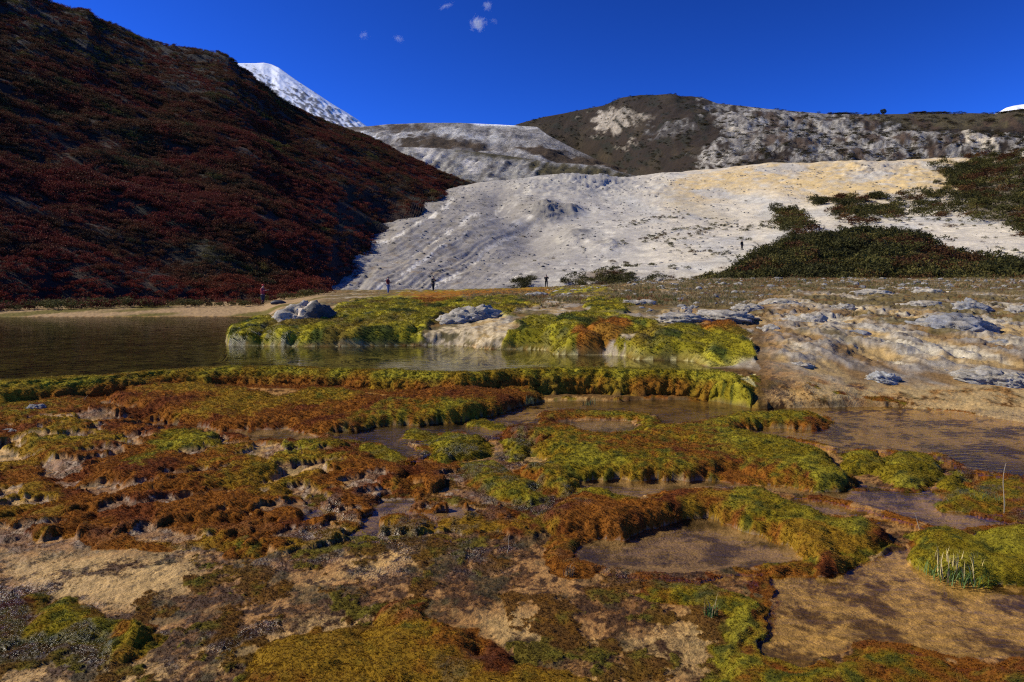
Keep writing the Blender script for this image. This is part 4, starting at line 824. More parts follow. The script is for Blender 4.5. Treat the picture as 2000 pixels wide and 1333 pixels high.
def sample(X, Y, Zz, P, Q, n, w):
    w = np.maximum(w, 0)[:-1, :-1].ravel(); cs = np.cumsum(w); idx = np.minimum(np.searchsorted(cs, rng.random(n)*cs[-1]), w.size-1)
    i, j = np.unravel_index(idx, (X.shape[0]-1, X.shape[1]-1)); a, b = rng.random(n), rng.random(n)
    bl = lambda G: G[i, j]*(1-a)*(1-b) + G[i, j+1]*(1-a)*b + G[i+1, j]*a*(1-b) + G[i+1, j+1]*a*b
    return bl(X), bl(Y), bl(Zz), bl(P), bl(Q)
def put_shrubs(name, x, y, z, size, col, label, group, cap, seed, massname, masslabel):
    """the largest in view as things of their own, the rest one mass"""
    r = np.random.default_rng(seed); n = len(x); vis = (np.abs(x/y) < .76)
    app = np.where(vis, size/y, 0); order = np.argsort(-app); one_, rest = order[:cap], order[cap:]
    vid = r.integers(0, 4, n); rz = r.random(n)*6.283; sz_ = np.stack([size*(.9+.4*r.random(n)), size*(.9+.4*r.random(n)), size*(.8+.4*r.random(n))], 1)
    for q in one_:
        o = bpy.data.objects.new(name, SHR[vid[q]].data); COL.objects.link(o)
        o.location = (x[q], y[q], z[q]-.06*size[q]); o.rotation_euler = (0, 0, rz[q]); o.scale = sz_[q]
        o['icol'] = [float(t) for t in col[q]]; tag(o, label if isinstance(label, str) else label[q], 'shrub', group)
    if len(rest):
        p_ = np.stack([x, y, z-.06*size], 1)[rest]
        tag(scatter(massname, p_, SHR, sz_[rest], col[rest], np.stack([0*rz, 0*rz, rz], 1)[rest], vid[rest]), masslabel, kind='stuff')
    print(name, n)
def hue_name(c):
    r_, g_ = c[0], c[1]
    return 'crimson' if r_ > 4.2*g_ else 'rusty red' if r_ > 2.4*g_ else 'russet brown' if r_ > 1.5*g_ else 'olive green'
def pick(r, n, cols, probs, field, jit=.25):
    base = np.array(cols)[np.clip(np.searchsorted(np.cumsum(probs), np.clip(field, 0, .999)), 0, len(cols)-1)]
    return base*(1-jit + 2*jit*r.random(n))[:, None]
# left hillside
dA = np.abs(np.gradient(LX_, axis=1)*np.gradient(LY_, axis=0))
wL = dA*(back_v > .9)*(back_v < 4.12)*sm(-.45, .0, LN2 + .1)*(1 - .45*cliff)*(1/np.maximum(LY_, 50))**1.1
x, y, z, p, q = sample(LX_, LY_, LZ_, LP, LQ, 40000, wL)
size = (.5+.75*rng.random(len(x))**1.5)*(.85+.35*fbm(x, y, 14, 2, 270))*sm(20, 160, y)**.3*1.12
fld = .56 + .6*fbm(x, y, 20, 3, 271) + .4*fbm(x, y, 5, 2, 272) + .3*(rng.random(len(x))-.5) + .25*sm(200, 420, q)
REDS = [(.10, .075, .012), (.040, .034, .010), (.070, .030, .010), (.085, .029, .009), (.085, .019, .008), (.11, .018, .009)]
col = pick(rng, len(x), REDS, [.14, .15, .2, .2, .2, .11], fld)
col = col*1.15 + .004; col = lerp(col, np.array([.22, .030, .012]), (sm(480, 600, q)*.85*(rng.random(len(x)) > .3))[:, None])
labs = ['low rounded %s shrub %s' % (hue_name(col[i]), 'low on the left hillside, straight above the wide pool' if p[i] < 420 else 'at the right-hand foot of the left hillside') for i in range(len(x))]
put_shrubs('red_shrub', x, y, z, size, col, labs, 'autumn shrubs on the left hillside', 290, 5, 'hillside_shrubs', 'dense autumn shrubs in red, rust and olive over the left hillside')
# shore strip of low scrub under the hill
n = 260; px_ = rng.uniform(-300, 640, n); yy_ = 37.5 + rng.random(n)*0 + np.interp(px_, [0, 300, 640], [3.5, 9, 21]) + rng.random(n)*3.0
x = (px_-1000)/F*yy_; z = zbase(px_, yy_); col = pick(rng, n, [(.09, .08, .02), (.10, .055, .02), (.12, .03, .016)], [.4, .3, .3], rng.random(n))
tag(scatter('shore_scrub', np.stack([x, yy_, z], 1), SHR, np.repeat((.35+.5*rng.random(n))[:, None], 3, 1), col, np.stack([0*x, 0*x, rng.random(n)*6.28], 1), rng.integers(0, 4, n)), 'low olive and rust scrub along the sandy shore', kind='stuff')
# dark scrub: knoll, bands on the white slope, right edge mass
dK = np.abs(np.gradient(KX, axis=1)*np.gradient(KY, axis=0)); KV = np.linspace(0, 4, 60)[:, None]*np.ones_like(KX)
xs = []
xs.append(sample(KX, KY, KZ, KP, KQ, 1500, dK*(KV < 2.25)) + (1.35,))
dW = np.abs(np.gradient(WX, axis=1)*np.gradient(WY, axis=0))
bands = np.maximum.reduce([sdf(WP + 12*und2, WQ + 5*und2, p_, 30) for p_ in (
 [(1620, 398), (1680, 392), (1740, 398), (1760, 388), (1830, 380), (1880, 372), (1950, 378), (1948, 400), (1880, 395), (1860, 420), (1840, 432), (1760, 420), (1700, 432), (1660, 430), (1630, 425)],
 [(1590, 396), (1625, 398), (1620, 410), (1595, 406)], [(1510, 412), (1555, 412), (1560, 430), (1525, 432)], [(1530, 435), (1575, 430), (1570, 465), (1540, 480)], [(1540, 478), (1585, 470), (1600, 500), (1550, 500)], [(1850, 350), (1885, 342), (1880, 365), (1855, 368)], [(1890, 340), (1925, 335), (1920, 350), (1895, 350)], [(1870, 398), (1960, 380), (2010, 400), (2020, 450), (1960, 440), (1930, 425), (1880, 415)])])
xs.append(sample(WX, WY, WZ, WP, WQ, 620, dW*(bands > -7)*(WV < 3.9)*sm(-.25, .1, fbm(WX, WY, 5, 3, 283) + bands/60)) + (1.7,))
xs.append(sample(WX, WY, WZ, WP, WQ, 1700, dW*(dk > -18)*(WV < 4.05)*(WP < 2250)*sm(-.3, .15, fbm(WX, WY, 7, 3, 284) + dk/60)) + (1.8,))
strip = sdf(WP, WQ, [(1000, 552), (1130, 548), (1200, 535), (1240, 548), (1330, 546), (1440, 535), (1440, 575), (1000, 580)], 20)
xs.append(sample(WX, WY, WZ, WP, WQ, 260, dW*(strip > 0)*(np.abs(WP-1067) > 24)) + (.85,))
few = np.maximum(sdf(WP, WQ, [(1220, 430), (1300, 420), (1440, 440), (1560, 420), (1590, 470), (1500, 500), (1330, 540), (1200, 520)], 40), sdf(WP, WQ, [(1590, 460), (1640, 480), (2000, 500), (2000, 440), (1850, 440)], 40)*.6)
xs.append(sample(WX, WY, WZ, WP, WQ, 520, dW*(few > -12)*sm(-.1, .35, fbm(WX, WY, 14, 3, 280))) + (.55,))
xs.append(sample(WX, WY, WZ, WP, WQ, 240, dW*(WP > 1000)*(WP < 1900)*(WV > 1.2)*(WV < 3.9)) + (.38,))
X4 = [np.concatenate([t[k] for t in xs]) for k in range(5)]; size = np.concatenate([t[5]*(.4+1.0*rng.random(len(t[0]))**1.3) for t in xs])
fld = .5 + 1.0*fbm(X4[0], X4[1], 9, 3, 281) + .3*(rng.random(len(size))-.5)
col = pick(rng, len(size), [(.040, .038, .010), (.060, .055, .013), (.090, .075, .018), (.080, .040, .013), (.060, .024, .009)], [.3, .3, .15, .15, .1], fld)
rl = ['bush in the rounded dark thicket on the knoll', 'bush in the dark band crossing the ochre slope', 'bush in the dark thicket at the right edge', 'small bush in the row along the foot of the white slope', 'lone small bush dotted on the white slope above the knoll', 'tiny tuft-like bush scattered on the open white slope']
labs = ['%s %s' % ('brownish' if col[j][0] > 1.3*col[j][1] else 'dark green', rl[k]) for k, j in zip(np.repeat(np.arange(len(xs)), [len(t[0]) for t in xs]), range(len(size)))]
put_shrubs('dark_shrub', X4[0], X4[1], X4[2], size, col, labs, 'dark bushes on and below the white slope', 290, 6, 'slope_scrub', 'dark scrub bushes over the knoll and the right side of the white slope')
SR = 1
# shrubs along the mountain's skyline, and one round tree
(RP, RQ, RX, RY, RZ) = RH; RVv = np.linspace(0, 4, 170)[:, None]*np.ones_like(RX)
x, y, z, p, q = sample(RX, RY, RZ, RP, RQ, 420, (np.abs(RVv-2.0) < .03)*(RP > 1480)*1.0*sm(-.1, .2, fbm(RX, RY, 40, 2, 290)))
tag(scatter('skyline_scrub', np.stack([x, y, z], 1), SHR, np.repeat((.9+1.3*rng.random(len(x)))[:, None], 3, 1)*[1.3, 1.3, .7], pick(rng, len(x), [(.03, .028, .012), (.05, .032, .014)], [.5, .5], rng.random(len(x))), np.stack([0*x, 0*x, rng.random(len(x))*6.28], 1), rng.integers(0, 4, len(x))), 'low scrub along the skyline of the right mountain', kind='stuff')
x, y, z, p, q = sample(RX, RY, RZ, RP, RQ, 3600, (RVv < 2.02)*sm(-.1, .2, fbm(RP, RQ*2, 30, 5, 234))*(RVv > .3)*1.0)
tag(scatter('mountain_scrub', np.stack([x, y, z], 1), SHR, np.repeat((.8+1.6*rng.random(len(x))**2)[:, None], 3, 1)*[1.2, 1.2, .7], pick(rng, len(x), [(.03, .028, .012), (.05, .034, .014), (.07, .055, .02)], [.4, .4, .2], rng.random(len(x))), np.stack([0*x, 0*x, rng.random(len(x))*6.28], 1), rng.integers(0, 4, len(x))), 'brown scrub spotted over the right mountain', kind='stuff')
tx, ty, tz = at_px(RP, RQ, RX, RY, RZ, 1725, 223)
tree = bpy.data.objects.new('round_tree', None); COL.objects.link(tree); tree.location = (tx, ty, tz-.5)
tag(tree, 'lone dark round-crowned tree on the skyline of the right mountain', 'tree')
bark = plain('bark', (.06, .045, .03))
k = 8; ang = np.arange(k)*2*math.pi/k; Vt = np.concatenate([np.stack([np.cos(ang)*r_, np.sin(ang)*r_, np.full(k, h_)], 1) for r_, h_ in ((.28, 0), (.2, 1.2), (.08, 2.6))])
Ft = np.array([(a*k+b, a*k+(b+1) % k, (a+1)*k+(b+1) % k, (a+1)*k+b) for a in range(2) for b in range(k)])
mesh_np('trunk', Vt, Ft, bark, parent=tree)
r = random.Random(3); Vc, Fc = [], []
for t in range(2600):
    a, b = r.random()*6.283, math.acos(1-2*r.random()); q = (.55+.45*r.random()**.5)*(1+.16*math.sin(3*a)*math.sin(2*b))
    x_, y_, z_ = 1.9*q*math.sin(b)*math.cos(a), 1.9*q*math.sin(b)*math.sin(a), 2.5+1.6*q*math.cos(b); i = len(Vc)
    Vc += [(x_, y_, z_)] + [(x_+r.gauss(0, .16), y_+r.gauss(0, .16), z_+r.gauss(0, .16)) for _ in range(2)]; Fc.append((i, i+1, i+2))
mesh_np('crown', np.array(Vc), np.array(Fc), plain('tree_leaves', (.022, .03, .010)), False, parent=tree)

# ------------------------------------------------------------------ boulders
rockm = terrain_mat('grey_boulder', (3, 18), .03, 9, .6, .9)
import bmesh
def boulder(name, px, py, wpx, hpx, label, seed, tone=(.33, .33, .345), lean=0.0, deep=1.0, rot=None, sink=.25, stripe_shade=0):
    bx_, by_, bz_ = p2g(px, py + hpx*.42)
    by2 = by_ + .0; W = wpx/F*by2; H = hpx/F*by2*.66
    bm_ = bmesh.new(); bmesh.ops.create_icosphere(bm_, subdivisions=5, radius=1.0)
    v = np.array([q.co[:] for q in bm_.verts]); f = np.array([[t.index for t in q.verts] for q in bm_.faces]); bm_.free()
    o1 = seed*3.7; n = fbm(v[:, 0] + .6*v[:, 2], v[:, 1] - .7*v[:, 2], .9, 4, o1); rg = ridged(v[:, 0] + v[:, 2]*1.1, v[:, 1]*.8 + .6*v[:, 2], .55, 4, o1 + 5)
    lay = ridged((v[:, 2]*1.6 + v[:, 0]*.9 + .35*n)*1.0, v[:, 0]*.25, .42, 3, o1 + 9)
    rad = 1 + .38*n + .30*rg + .24*lay + .05*ridged(v[:, 0] + v[:, 2], v[:, 1] - v[:, 2], .16, 2, o1+30); v2 = v*(rad - .12*np.abs(gn(v[:, 0]*3.1+o1, (v[:, 1]+v[:, 2])*3.1)))[:, None]
    v2[:, 2] = np.where(v2[:, 2] < -.3, -.3 + (v2[:, 2]+.3)*.3, v2[:, 2])
    v2 = v2*np.array([W*.5, W*.5*deep, H]); v2[:, 0] += v2[:, 2]*lean
    base = np.array(tone); cc = np.repeat(base[None], len(v), 0)*(.62 + .5*np.clip(rg, 0, 1))[:, None]; cc = lerp(cc, base*.28, sm(-.2, .35, -lay - .5*rg + .2*n)[:, None]*.9)
    cc = lerp(cc, np.array([.36, .30, .2]), (sm(.1, .4, fbm(v[:, 0], v[:, 1] + v[:, 2], .5, 3, o1+20))*.45)[:, None])
    if stripe_shade: cc = lerp(cc, np.array([.50, .42, .33]), (np.exp(-((v[:, 0] + .15*n + .25 - v[:, 2]*.1)/.14)**2)*sm(.2, -.2, v[:, 1]))[:, None]); cc = lerp(cc, np.array([.035, .036, .04]), (sm(-.05, .25, v[:, 0] + .25*n)*.9)[:, None])  # pale stripe on the front; right side's shade painted into the rock colour
    o = mesh_np(name, v2, f, rockm, attrs={'Col': cc})
    zc = bz_ - H*.12
    o.location = (bx_, by_, zc); o.rotation_euler = (0, 0, rot or 0)
    return tag(o, label, 'rock', 'grey boulders on the terraces')
BL = [(590, 606, 88, 52, 'big slanting boulder with shade-darkened right side, at the left end of the mound', .55, 1),
 (905, 612, 95, 34, 'long pale craggy boulder slanting down between two green moss lobes', .9, 0),
 (1575, 624, 68, 34, 'grey knobbly boulder right of the mound, below the dry grass terrace', 0, 0),
 (1845, 632, 125, 44, 'widest dark-faced grey boulder on the right terraces', .2, 0),
 (1900, 600, 55, 32, 'tilted grey boulder beside the dark overhung bank at the right', -.3, 0),
 (1988, 606, 40, 24, 'small grey boulder at the right edge of the picture, upper terrace', 0, 0),
 (1645, 600, 40, 18, 'small round pale boulder alone in the upper grass terrace', 0, 0),
 (1520, 592, 70, 18, 'low pale boulder at the right end of a short rock row', 0, 0),
 (1460, 600, 50, 16, 'flat grey boulder at the left end of the short rock row', 0, 0),
 (1410, 615, 100, 22, 'long low pale boulder at the right end of the grey ledge above the mound', .2, 0),
 (1330, 619, 90, 22, 'long rough grey boulder in the middle of the ledge above the mound', 0, 0),
 (1800, 595, 72, 20, 'flat pale-topped boulder in the upper right grass', 0, 0),
 (1815, 570, 45, 14, 'small pale boulder just below the highest ledges', 0, 0),
 (1700, 572, 75, 15, 'wide pale slab boulder below the highest ledges', 0, 0),
 (1500, 643, 40, 22, 'light grey boulder at the edge of the bare travertine', 0, 0),
 (1660, 652, 60, 20, 'dark pitted boulder in the middle of the bare terraces', 0, 0),
 (1720, 735, 50, 20, 'bluish grey boulder standing alone on yellow travertine', 0, 0),
 (1915, 730, 85, 26, 'flat light grey slab near the right edge, lowest terrace', 0, 0),
 (1975, 738, 60, 30, 'grey slab touching the right edge beside its flatter neighbour', 0, 0),
 (1960, 672, 70, 24, 'dark cracked boulder near the right edge, middle terrace', 0, 0),
 (1880, 690, 50, 14, 'thin grey rock lying on the middle terrace', 0, 0),
 (1600, 690, 50, 14, 'low rock half buried on the travertine under the mossy bushes', 0, 0),
 (1560, 712, 44, 13, 'small grey rock beside the right end of the wide pool', 0, 0),
 (1050, 575, 34, 10, 'small dark boulder behind the crest of the mound', 0, 0),
 (1250, 590, 50, 14, 'low tan rock between the moss cushions and the dry grass', 0, 0),
 (15, 843, 34, 14, 'small blue-grey rock at the left edge under the pool rim', 0, 0),
 (70, 795, 30, 16, 'dark rounded rock in the shade below the pool rim', 0, 0)]
for k, (px_, py_, w_, h_, lb_, ln_, st_) in enumerate(BL):
    dark_ = 'dark' in lb_ and 'right side' not in lb_
    boulder('boulder', px_, py_, w_, h_, lb_, 10+k, (.20, .20, .205) if dark_ else ((.28, .28, .27) if 'blu' in lb_ else (.29, .265, .225)), ln_, stripe_shade=st_)
# small rocks, pebbles on the terraces
pebv = []
def rock_proto(seed):
    bm_ = bmesh.new(); bmesh.ops.create_icosphere(bm_, subdivisions=2, radius=1.0)
    v = np.array([q.co[:] for q in bm_.verts]); f = np.array([[t.index for t in q.verts] for q in bm_.faces]); bm_.free()
    v = v*(1 + .45*fbm(v[:, 0] + .5*v[:, 2], v[:, 1] - .6*v[:, 2], .8, 3, seed*5.1))[:, None]*[1, .8, .55]
    return proto('small_rock', v, f, leafrock, False)
leafrock = leaf_mat('small_rock', .9, 0, .2)
RK = [rock_proto(k) for k in range(4)]
n = 4200; px_ = rng.uniform(1060, 2300, n); Y_ = np.exp(rng.uniform(math.log(11.3), math.log(58), n)); x = (px_-1000)/F*Y_
keep = (fbm(x, Y_*.6, 2.2, 3, 300) > -.05) & ((px_ > 1500) | (Y_ > 19) & (px_ > 1250) | (Y_ > 30)); px_, Y_, x = px_[keep], Y_[keep], x[keep]; n = len(x)
z = zbase(px_, Y_) + .02; s_ = .026*(.5+rng.random(n)**3*3.2)*np.clip(Y_/15, .8, 2.6)
g_ = (.13+.17*rng.random(n))[:, None]*np.array([1, .94, .84])
tag(scatter('small_rocks', np.stack([x, Y_, z], 1), RK, np.repeat(s_[:, None], 3, 1)*[1.3, 1, 1], g_, np.stack([0*x, 0*x, rng.random(n)*6.28], 1), rng.integers(0, 4, n)), 'loose small grey rocks strewn over the right-hand terraces', kind='stuff')

x, y, z, p, q = sample(WX, WY, WZ, WP, WQ, 6500, dW*(WV > .9)*(WV < 3.95)*sm(.0, .3, fbm(WX, WY, 9, 4, 285) + .25*sm(1100, 800, WP)))
s_ = .06 + .34*rng.random(len(x))**5; g_ = (.06+.20*rng.random(len(x)))[:, None]*np.array([1, .95, .88])
tag(scatter('slope_rocks', np.stack([x, y, z], 1), RK, np.repeat(s_[:, None], 3, 1), g_, np.stack([0*x, 0*x, rng.random(len(x))*6.28], 1), rng.integers(0, 4, len(x))), 'small dark stones and crumbs scattered on the white slope', kind='stuff')
# ------------------------------------------------------------------ grass
def blade_tuft(seed, n, h, spread, lean, w):
    r = random.Random(seed); V_, F_ = [], []
    for k in range(n):
        a = r.random()*6.283; q = r.random()*spread; x, y = math.cos(a)*q, math.sin(a)*q; b = r.random()*6.283
        lx_, ly_ = math.cos(b)*lean*r.random(), math.sin(b)*lean*r.random(); hh = h*(.45+.55*r.random()); c1 = b + 1.57; wx_, wy_ = math.cos(c1)*w, math.sin(c1)*w; i = len(V_)
        V_ += [(x-wx_, y-wy_, -.02), (x+wx_, y+wy_, -.02), (x+lx_*.4-wx_*.7, y+ly_*.4-wy_*.7, hh*.6), (x+lx_*.4+wx_*.7, y+ly_*.4+wy_*.7, hh*.6), (x+lx_, y+ly_, hh)]
        F_ += [(i, i+1, i+3), (i, i+3, i+2), (i+2, i+3, i+4)]
    return V_, F_
GR = [proto('grass_tuft', *blade_tuft(k, 16, 1.0, .35, .7, .03), leafm) for k in range(3)]
n = 22000; px_ = rng.uniform(900, 2300, n); Y_ = np.exp(rng.uniform(math.log(11.6), math.log(64), n)); x = (px_-1000)/F*Y_
keep = (fbm(x, Y_*.35, 2.4, 5, 97) + .35*sm(17, 24, Y_) + .25*rng.random(n) > .14) & ((px_ > 1530) | (Y_ > 22)) & ((Y_ > 15) | (fbm(x, Y_, .9, 3, 320) > .12)); px_, Y_, x = px_[keep], Y_[keep], x[keep]; n = len(x)
col = pick(rng, n, [(.27, .20, .09), (.17, .135, .05), (.095, .10, .025), (.20, .10, .035)], [.35, .3, .22, .13], .5 + fbm(x, Y_, 3, 2, 311) + .4*(rng.random(n)-.5))
s_ = (.07+.09*rng.random(n))*np.clip(Y_/20, .8, 1.5)
tag(scatter('dry_grass', np.stack([x, Y_, zbase(px_, Y_) + .03], 1), GR, np.stack([s_, s_, s_*.9], 1), col, np.stack([0*x, 0*x, rng.random(n)*6.28], 1), rng.integers(0, 3, n)), 'short dry brown and olive grass over the upper terraces', kind='stuff')
def grass_thing(name, px, py, label, n, h, spread, lean, w, col, seed, extra=None, cat='grass tuft'):
    X_, Y_ = p2w(px, py, .03); root = bpy.data.objects.new(name, None); COL.objects.link(root)
    root.location = (float(X_), float(Y_), float(zfront(Y_)) + .02); tag(root, label, cat)
    v, f = blade_tuft(seed, n, h, spread, lean, w); mesh_np('green_blades', np.array(v), np.array(f), plain('blade', col, .6), False, parent=root)
    if extra:
        v, f = blade_tuft(seed+1, *extra[:5]); mesh_np('dry_stems', np.array(v), np.array(f), plain('stem', extra[5], .7), False, parent=root)
grass_thing('grass_tuft', 1870, 1118, 'largest tuft of cut straw stems with green blades at the right', 330, .075, .18, .10, .0028, (.07, .12, .02), 21, (70, .15, .15, .045, .0036, (.46, .36, .15)))
grass_thing('grass_tuft', 1388, 1195, 'small green grass tuft on the mossy ledge near the bottom', 46, .055, .035, .05, .002, (.05, .10, .02), 23, (5, .10, .04, .08, .0016, (.35, .27, .13)))
grass_thing('grass_tuft', 20, 822, 'bright grass clump at the left edge below the pool rim', 160, .10, .14, .12, .004, (.06, .11, .03), 25)
grass_thing('grass_tuft', 110, 830, 'low spreading green clump right of the left-edge grass', 140, .08, .16, .12, .005, (.09, .12, .04), 27)
grass_thing('grass_tuft', 205, 800, 'dull green clump under the rim beside two dry stalks', 90, .09, .10, .12, .004, (.05, .08, .03), 29)
grass_thing('grass_tuft', 320, 770, 'small blue-green clump on the moss under the rim', 70, .07, .08, .1, .004, (.05, .10, .045), 31)
grass_thing('grass_tuft', 1035, 785, 'thin pale grass tuft at the head of the rippled pool', 50, .11, .06, .12, .003, (.10, .12, .05), 33)
grass_thing('grass_tuft', 1150, 788, 'sparse reed tuft standing in water below the rim', 40, .09, .12, .1, .003, (.08, .11, .04), 35)
grass_thing('grass_tuft', 1110, 1115, 'tiny brown tuft on the left lip of the rounded pond', 40, .05, .05, .06, .0022, (.14, .09, .04), 37)
grass_thing('grass_tuft', 1930, 985, 'wispy green grass around the tall dead stalk', 40, .12, .12, .15, .0018, (.07, .10, .03), 39)
strawm = plain('straw', (.40, .32, .20), .8)
def stalk(px0, py0, px1, py1, label, rad, h0=.04, name='dry_stalk', ybend=0.0):
    X0, Y0 = p2w(px0, py0, h0); Z0 = float(zfront(Y0)) + h0*.5
    Y1 = Y0 + ybend; X1 = (px1-1000)/F*Y1; Z1 = EYE - (py1-HY)/F*Y1
    a, b = np.array([X0, Y0, Z0]), np.array([X1, Y1, Z1]); d = b-a; L = np.linalg.norm(d); d = d/L; u = np.cross(d, [0, 1, .1]); u /= np.linalg.norm(u); w = np.cross(d, u); V_, F_ = [], []
    for i in range(9):
        t = i/8; c0 = d*L*t + u*L*.035*math.sin(t*5+px0) + w*L*.02*math.sin(t*7+px0)
        for j in range(5): V_.append(c0 + (u*math.cos(j*1.2566) + w*math.sin(j*1.2566))*rad*(1-.6*t))
    for i in range(8):
        for j in range(5): F_.append((i*5+j, i*5+(j+1) % 5, (i+1)*5+(j+1) % 5, (i+1)*5+j))
    o = mesh_np(name, np.array(V_), np.array(F_), strawm); o.location = tuple(a); return tag(o, label, 'stalk')
for a in ((1959, 1000, 1964, 905, 'tallest pale dead stalk standing by the wet moss at the right', .004), (140, 800, 172, 773, 'straight dry straw leaning up below the left rim', .005), (205, 778, 325, 785, 'long dry straw lying across the clump below the left rim', .004), (290, 782, 342, 768, 'short dry straw crossing the lying one at its right end', .004),
          (1240, 730, 1241, 720, 'tiny upright straw on top of the pool rim', .003), (1860, 985, 1845, 970, 'short straw leaning left on the green cushion near the right edge', .0025), (1798, 1030, 1784, 1000, 'thin red-brown twig standing in the stream right of the mossy fork', .003), (1043, 922, 1043, 905, 'very short straw on the wet moss below the waterfall', .002), (990, 1075, 996, 1045, 'thin forked twig on the dark algae flat at the centre', .002)):
    stalk(*a)

# ------------------------------------------------------------------ people
skinm = plain('skin', (.42, .26, .18), .6); hairm = plain('black_hair', (.012, .010, .009), .6)
def skinned(name, pts, edges, rad, mat, parent=None, root=0, sub=2):
    me = bpy.data.meshes.new(name); me.from_pydata(pts, edges, []); o = bpy.data.objects.new(name, me); COL.objects.link(o)
    md = o.modifiers.new('skin', 'SKIN'); md.use_smooth_shade = True
    for i, sv in enumerate(me.skin_vertices[0].data):
        r_ = rad[i]; sv.radius = (r_, r_) if isinstance(r_, float) else r_; sv.use_root = (i == root)
    s2 = o.modifiers.new('sub', 'SUBSURF'); s2.levels = s2.render_levels = sub
    dg = bpy.context.evaluated_depsgraph_get(); m2 = bpy.data.meshes.new_from_object(o.evaluated_get(dg)); bpy.data.objects.remove(o)
    m2.name = name; m2.materials.clear(); m2.materials.append(mat); o = bpy.data.objects.new(name, m2); COL.objects.link(o)
    if parent: o.parent = parent
    return o
def person(px, py, hpx, yaw, label, jacket, trousers, arm='low', hat=None, stride=.1, bulk=1.0, depth=None, dark_bundle=None, gear=None):
    Y_ = 1.72*F/hpx if depth is None else depth; X_ = (px-1000)/F*Y_; Z_ = EYE - (py-HY)/F*Y_
    root = bpy.data.objects.new('person', None); COL.objects.link(root); root.location = (X_, Y_, Z_); root.rotation_euler = (0, 0, yaw); tag(root, label, 'person', 'walkers around the pools')
    st = stride; b = bulk           # the figure faces -Y in its own frame
    P = [(0, 0, .95), (0, 0, 1.12), (0, .01, 1.30), (0, .01, 1.44), (0, -.01, 1.52), (0, -.03, 1.60), (0, -.03, 1.70)]; R_ = [(.15, .11), (.13, .10), (.16, .11), (.10, .08), .052, .085, .07]
    E = [(0, 1), (1, 2), (2, 3), (3, 4), (4, 5), (5, 6)]
    P.append((0, -.125, 1.60)); R_.append(.018); E.append((5, 7))                     # nose
    def leg(s_, fy):
        i = len(P); P.extend([(s_*.10, fy*.05, .88), (s_*.11, -.03 + fy*.5, .49), (s_*.12, fy, .09), (s_*.12, fy-.14, .035)]); R_.extend([.095, .062, .045, .038]); E.extend([(0, i), (i, i+1), (i+1, i+2), (i+2, i+3)])
    leg(-1, -st); leg(1, st)
    hands = []
    for s_ in (-1, 1):
        i = len(P); P.append((s_*.19, .01, 1.40)); R_.append(.058); E.append((3, i))
        if arm == 'camera': el, wr = (s_*.30, -.14, 1.22), (s_*.09, -.27, 1.50)
        elif arm == 'low': el, wr = (s_*.25, .02, 1.14), (s_*.10, -.26, 1.18)
        elif arm == 'fore': el, wr = (s_*.24, -.10, 1.18), (s_*.12, -.36, 1.28)
        else: el, wr = (s_*.24, .03, 1.12), (s_*.25, -.04, .86)
        P.extend([el, wr]); R_.extend([.045, .030]); E.extend([(i, i+1), (i+1, i+2)]); d = np.array(wr)-np.array(el); d /= np.linalg.norm(d); pm = np.array(wr) + d*.07
        P.append(tuple(pm)); R_.append((.034, .018)); E.append((i+2, i+3)); hands.append(pm)
        for f_ in range(5):
            o_ = np.array([(f_-2)*.017, 0, .0]); L_ = (.045, .06, .065, .06, .05)[f_]; k_ = len(P)
            P.append(tuple(pm + o_ + d*.03)); P.append(tuple(pm + o_*1.2 + d*(.03+L_) + np.array([-s_*.012, -.008, 0]))); R_.extend([.0095, .008]); E.extend([(i+3, k_), (k_, k_+1)])
    skinned('body', P, E, R_, skinm, root)
    jm, tm = plain('jacket', jacket, .8), plain('trousers', trousers, .85); shoem = plain('shoe', (.05, .045, .04), .7)
    jp = [(0, 0, .88), (0, 0, 1.10), (0, .01, 1.30), (0, .01, 1.44), (0, .0, 1.49)]; jr = [(.185*b, .145*b), (.17*b, .135*b), (.195*b, .145*b), (.12, .10), .07]; je = [(0, 1), (1, 2), (2, 3), (3, 4)]
    for i0 in [i for i in range(len(P)) if abs(abs(P[i][0])-.19) < 1e-6 and abs(P[i][2]-1.40) < 1e-6]:
        k_ = len(jp); jp += [P[i0], P[i0+1], tuple(np.array(P[i0+2])*.92 + np.array(P[i0+1])*.08)]; jr += [.078*b, .064*b, .045]; je += [(3, k_), (k_, k_+1), (k_+1, k_+2)]
    skinned('jacket', jp, je, jr, jm, root)
    tp_ = [(0, 0, .93)]; tr_ = [(.155, .12)]; te = []
    for s_, fy in ((-1, -st), (1, st)):
        k_ = len(tp_); tp_ += [(s_*.10, fy*.05, .86), (s_*.11, -.03+fy*.5, .49), (s_*.12, fy, .12)]; tr_ += [.108, .080, .062]; te += [(0, k_), (k_, k_+1), (k_+1, k_+2)]
        skinned('shoe', [(s_*.12, fy+.04, .04), (s_*.12, fy-.06, .045), (s_*.12, fy-.17, .035)], [(0, 1), (1, 2)], [(.05, .045), (.052, .045), (.045, .03)], shoem, root, sub=1)
    skinned('trousers', tp_, te, tr_, tm, root)
    if hat: skinned('hat', [(0, -.02, 1.64), (0, -.03, 1.73), (0, -.03, 1.78)], [(0, 1), (1, 2)], [.112, .10, .05], plain('hat', hat, .6), root)
    else: skinned('hair', [(0, .0, 1.60), (0, -.01, 1.70), (0, -.02, 1.745)], [(0, 1), (1, 2)], [(.095, .085), .092, .06], hairm, root)
    if dark_bundle: skinned('rucksack', [(0, .17, 1.02), (0, .19, 1.2), (0, .17, 1.38)], [(0, 1), (1, 2)], [(.14, .07), (.15, .09), (.12, .06)], plain('dark_bundle', dark_bundle, .8), root)
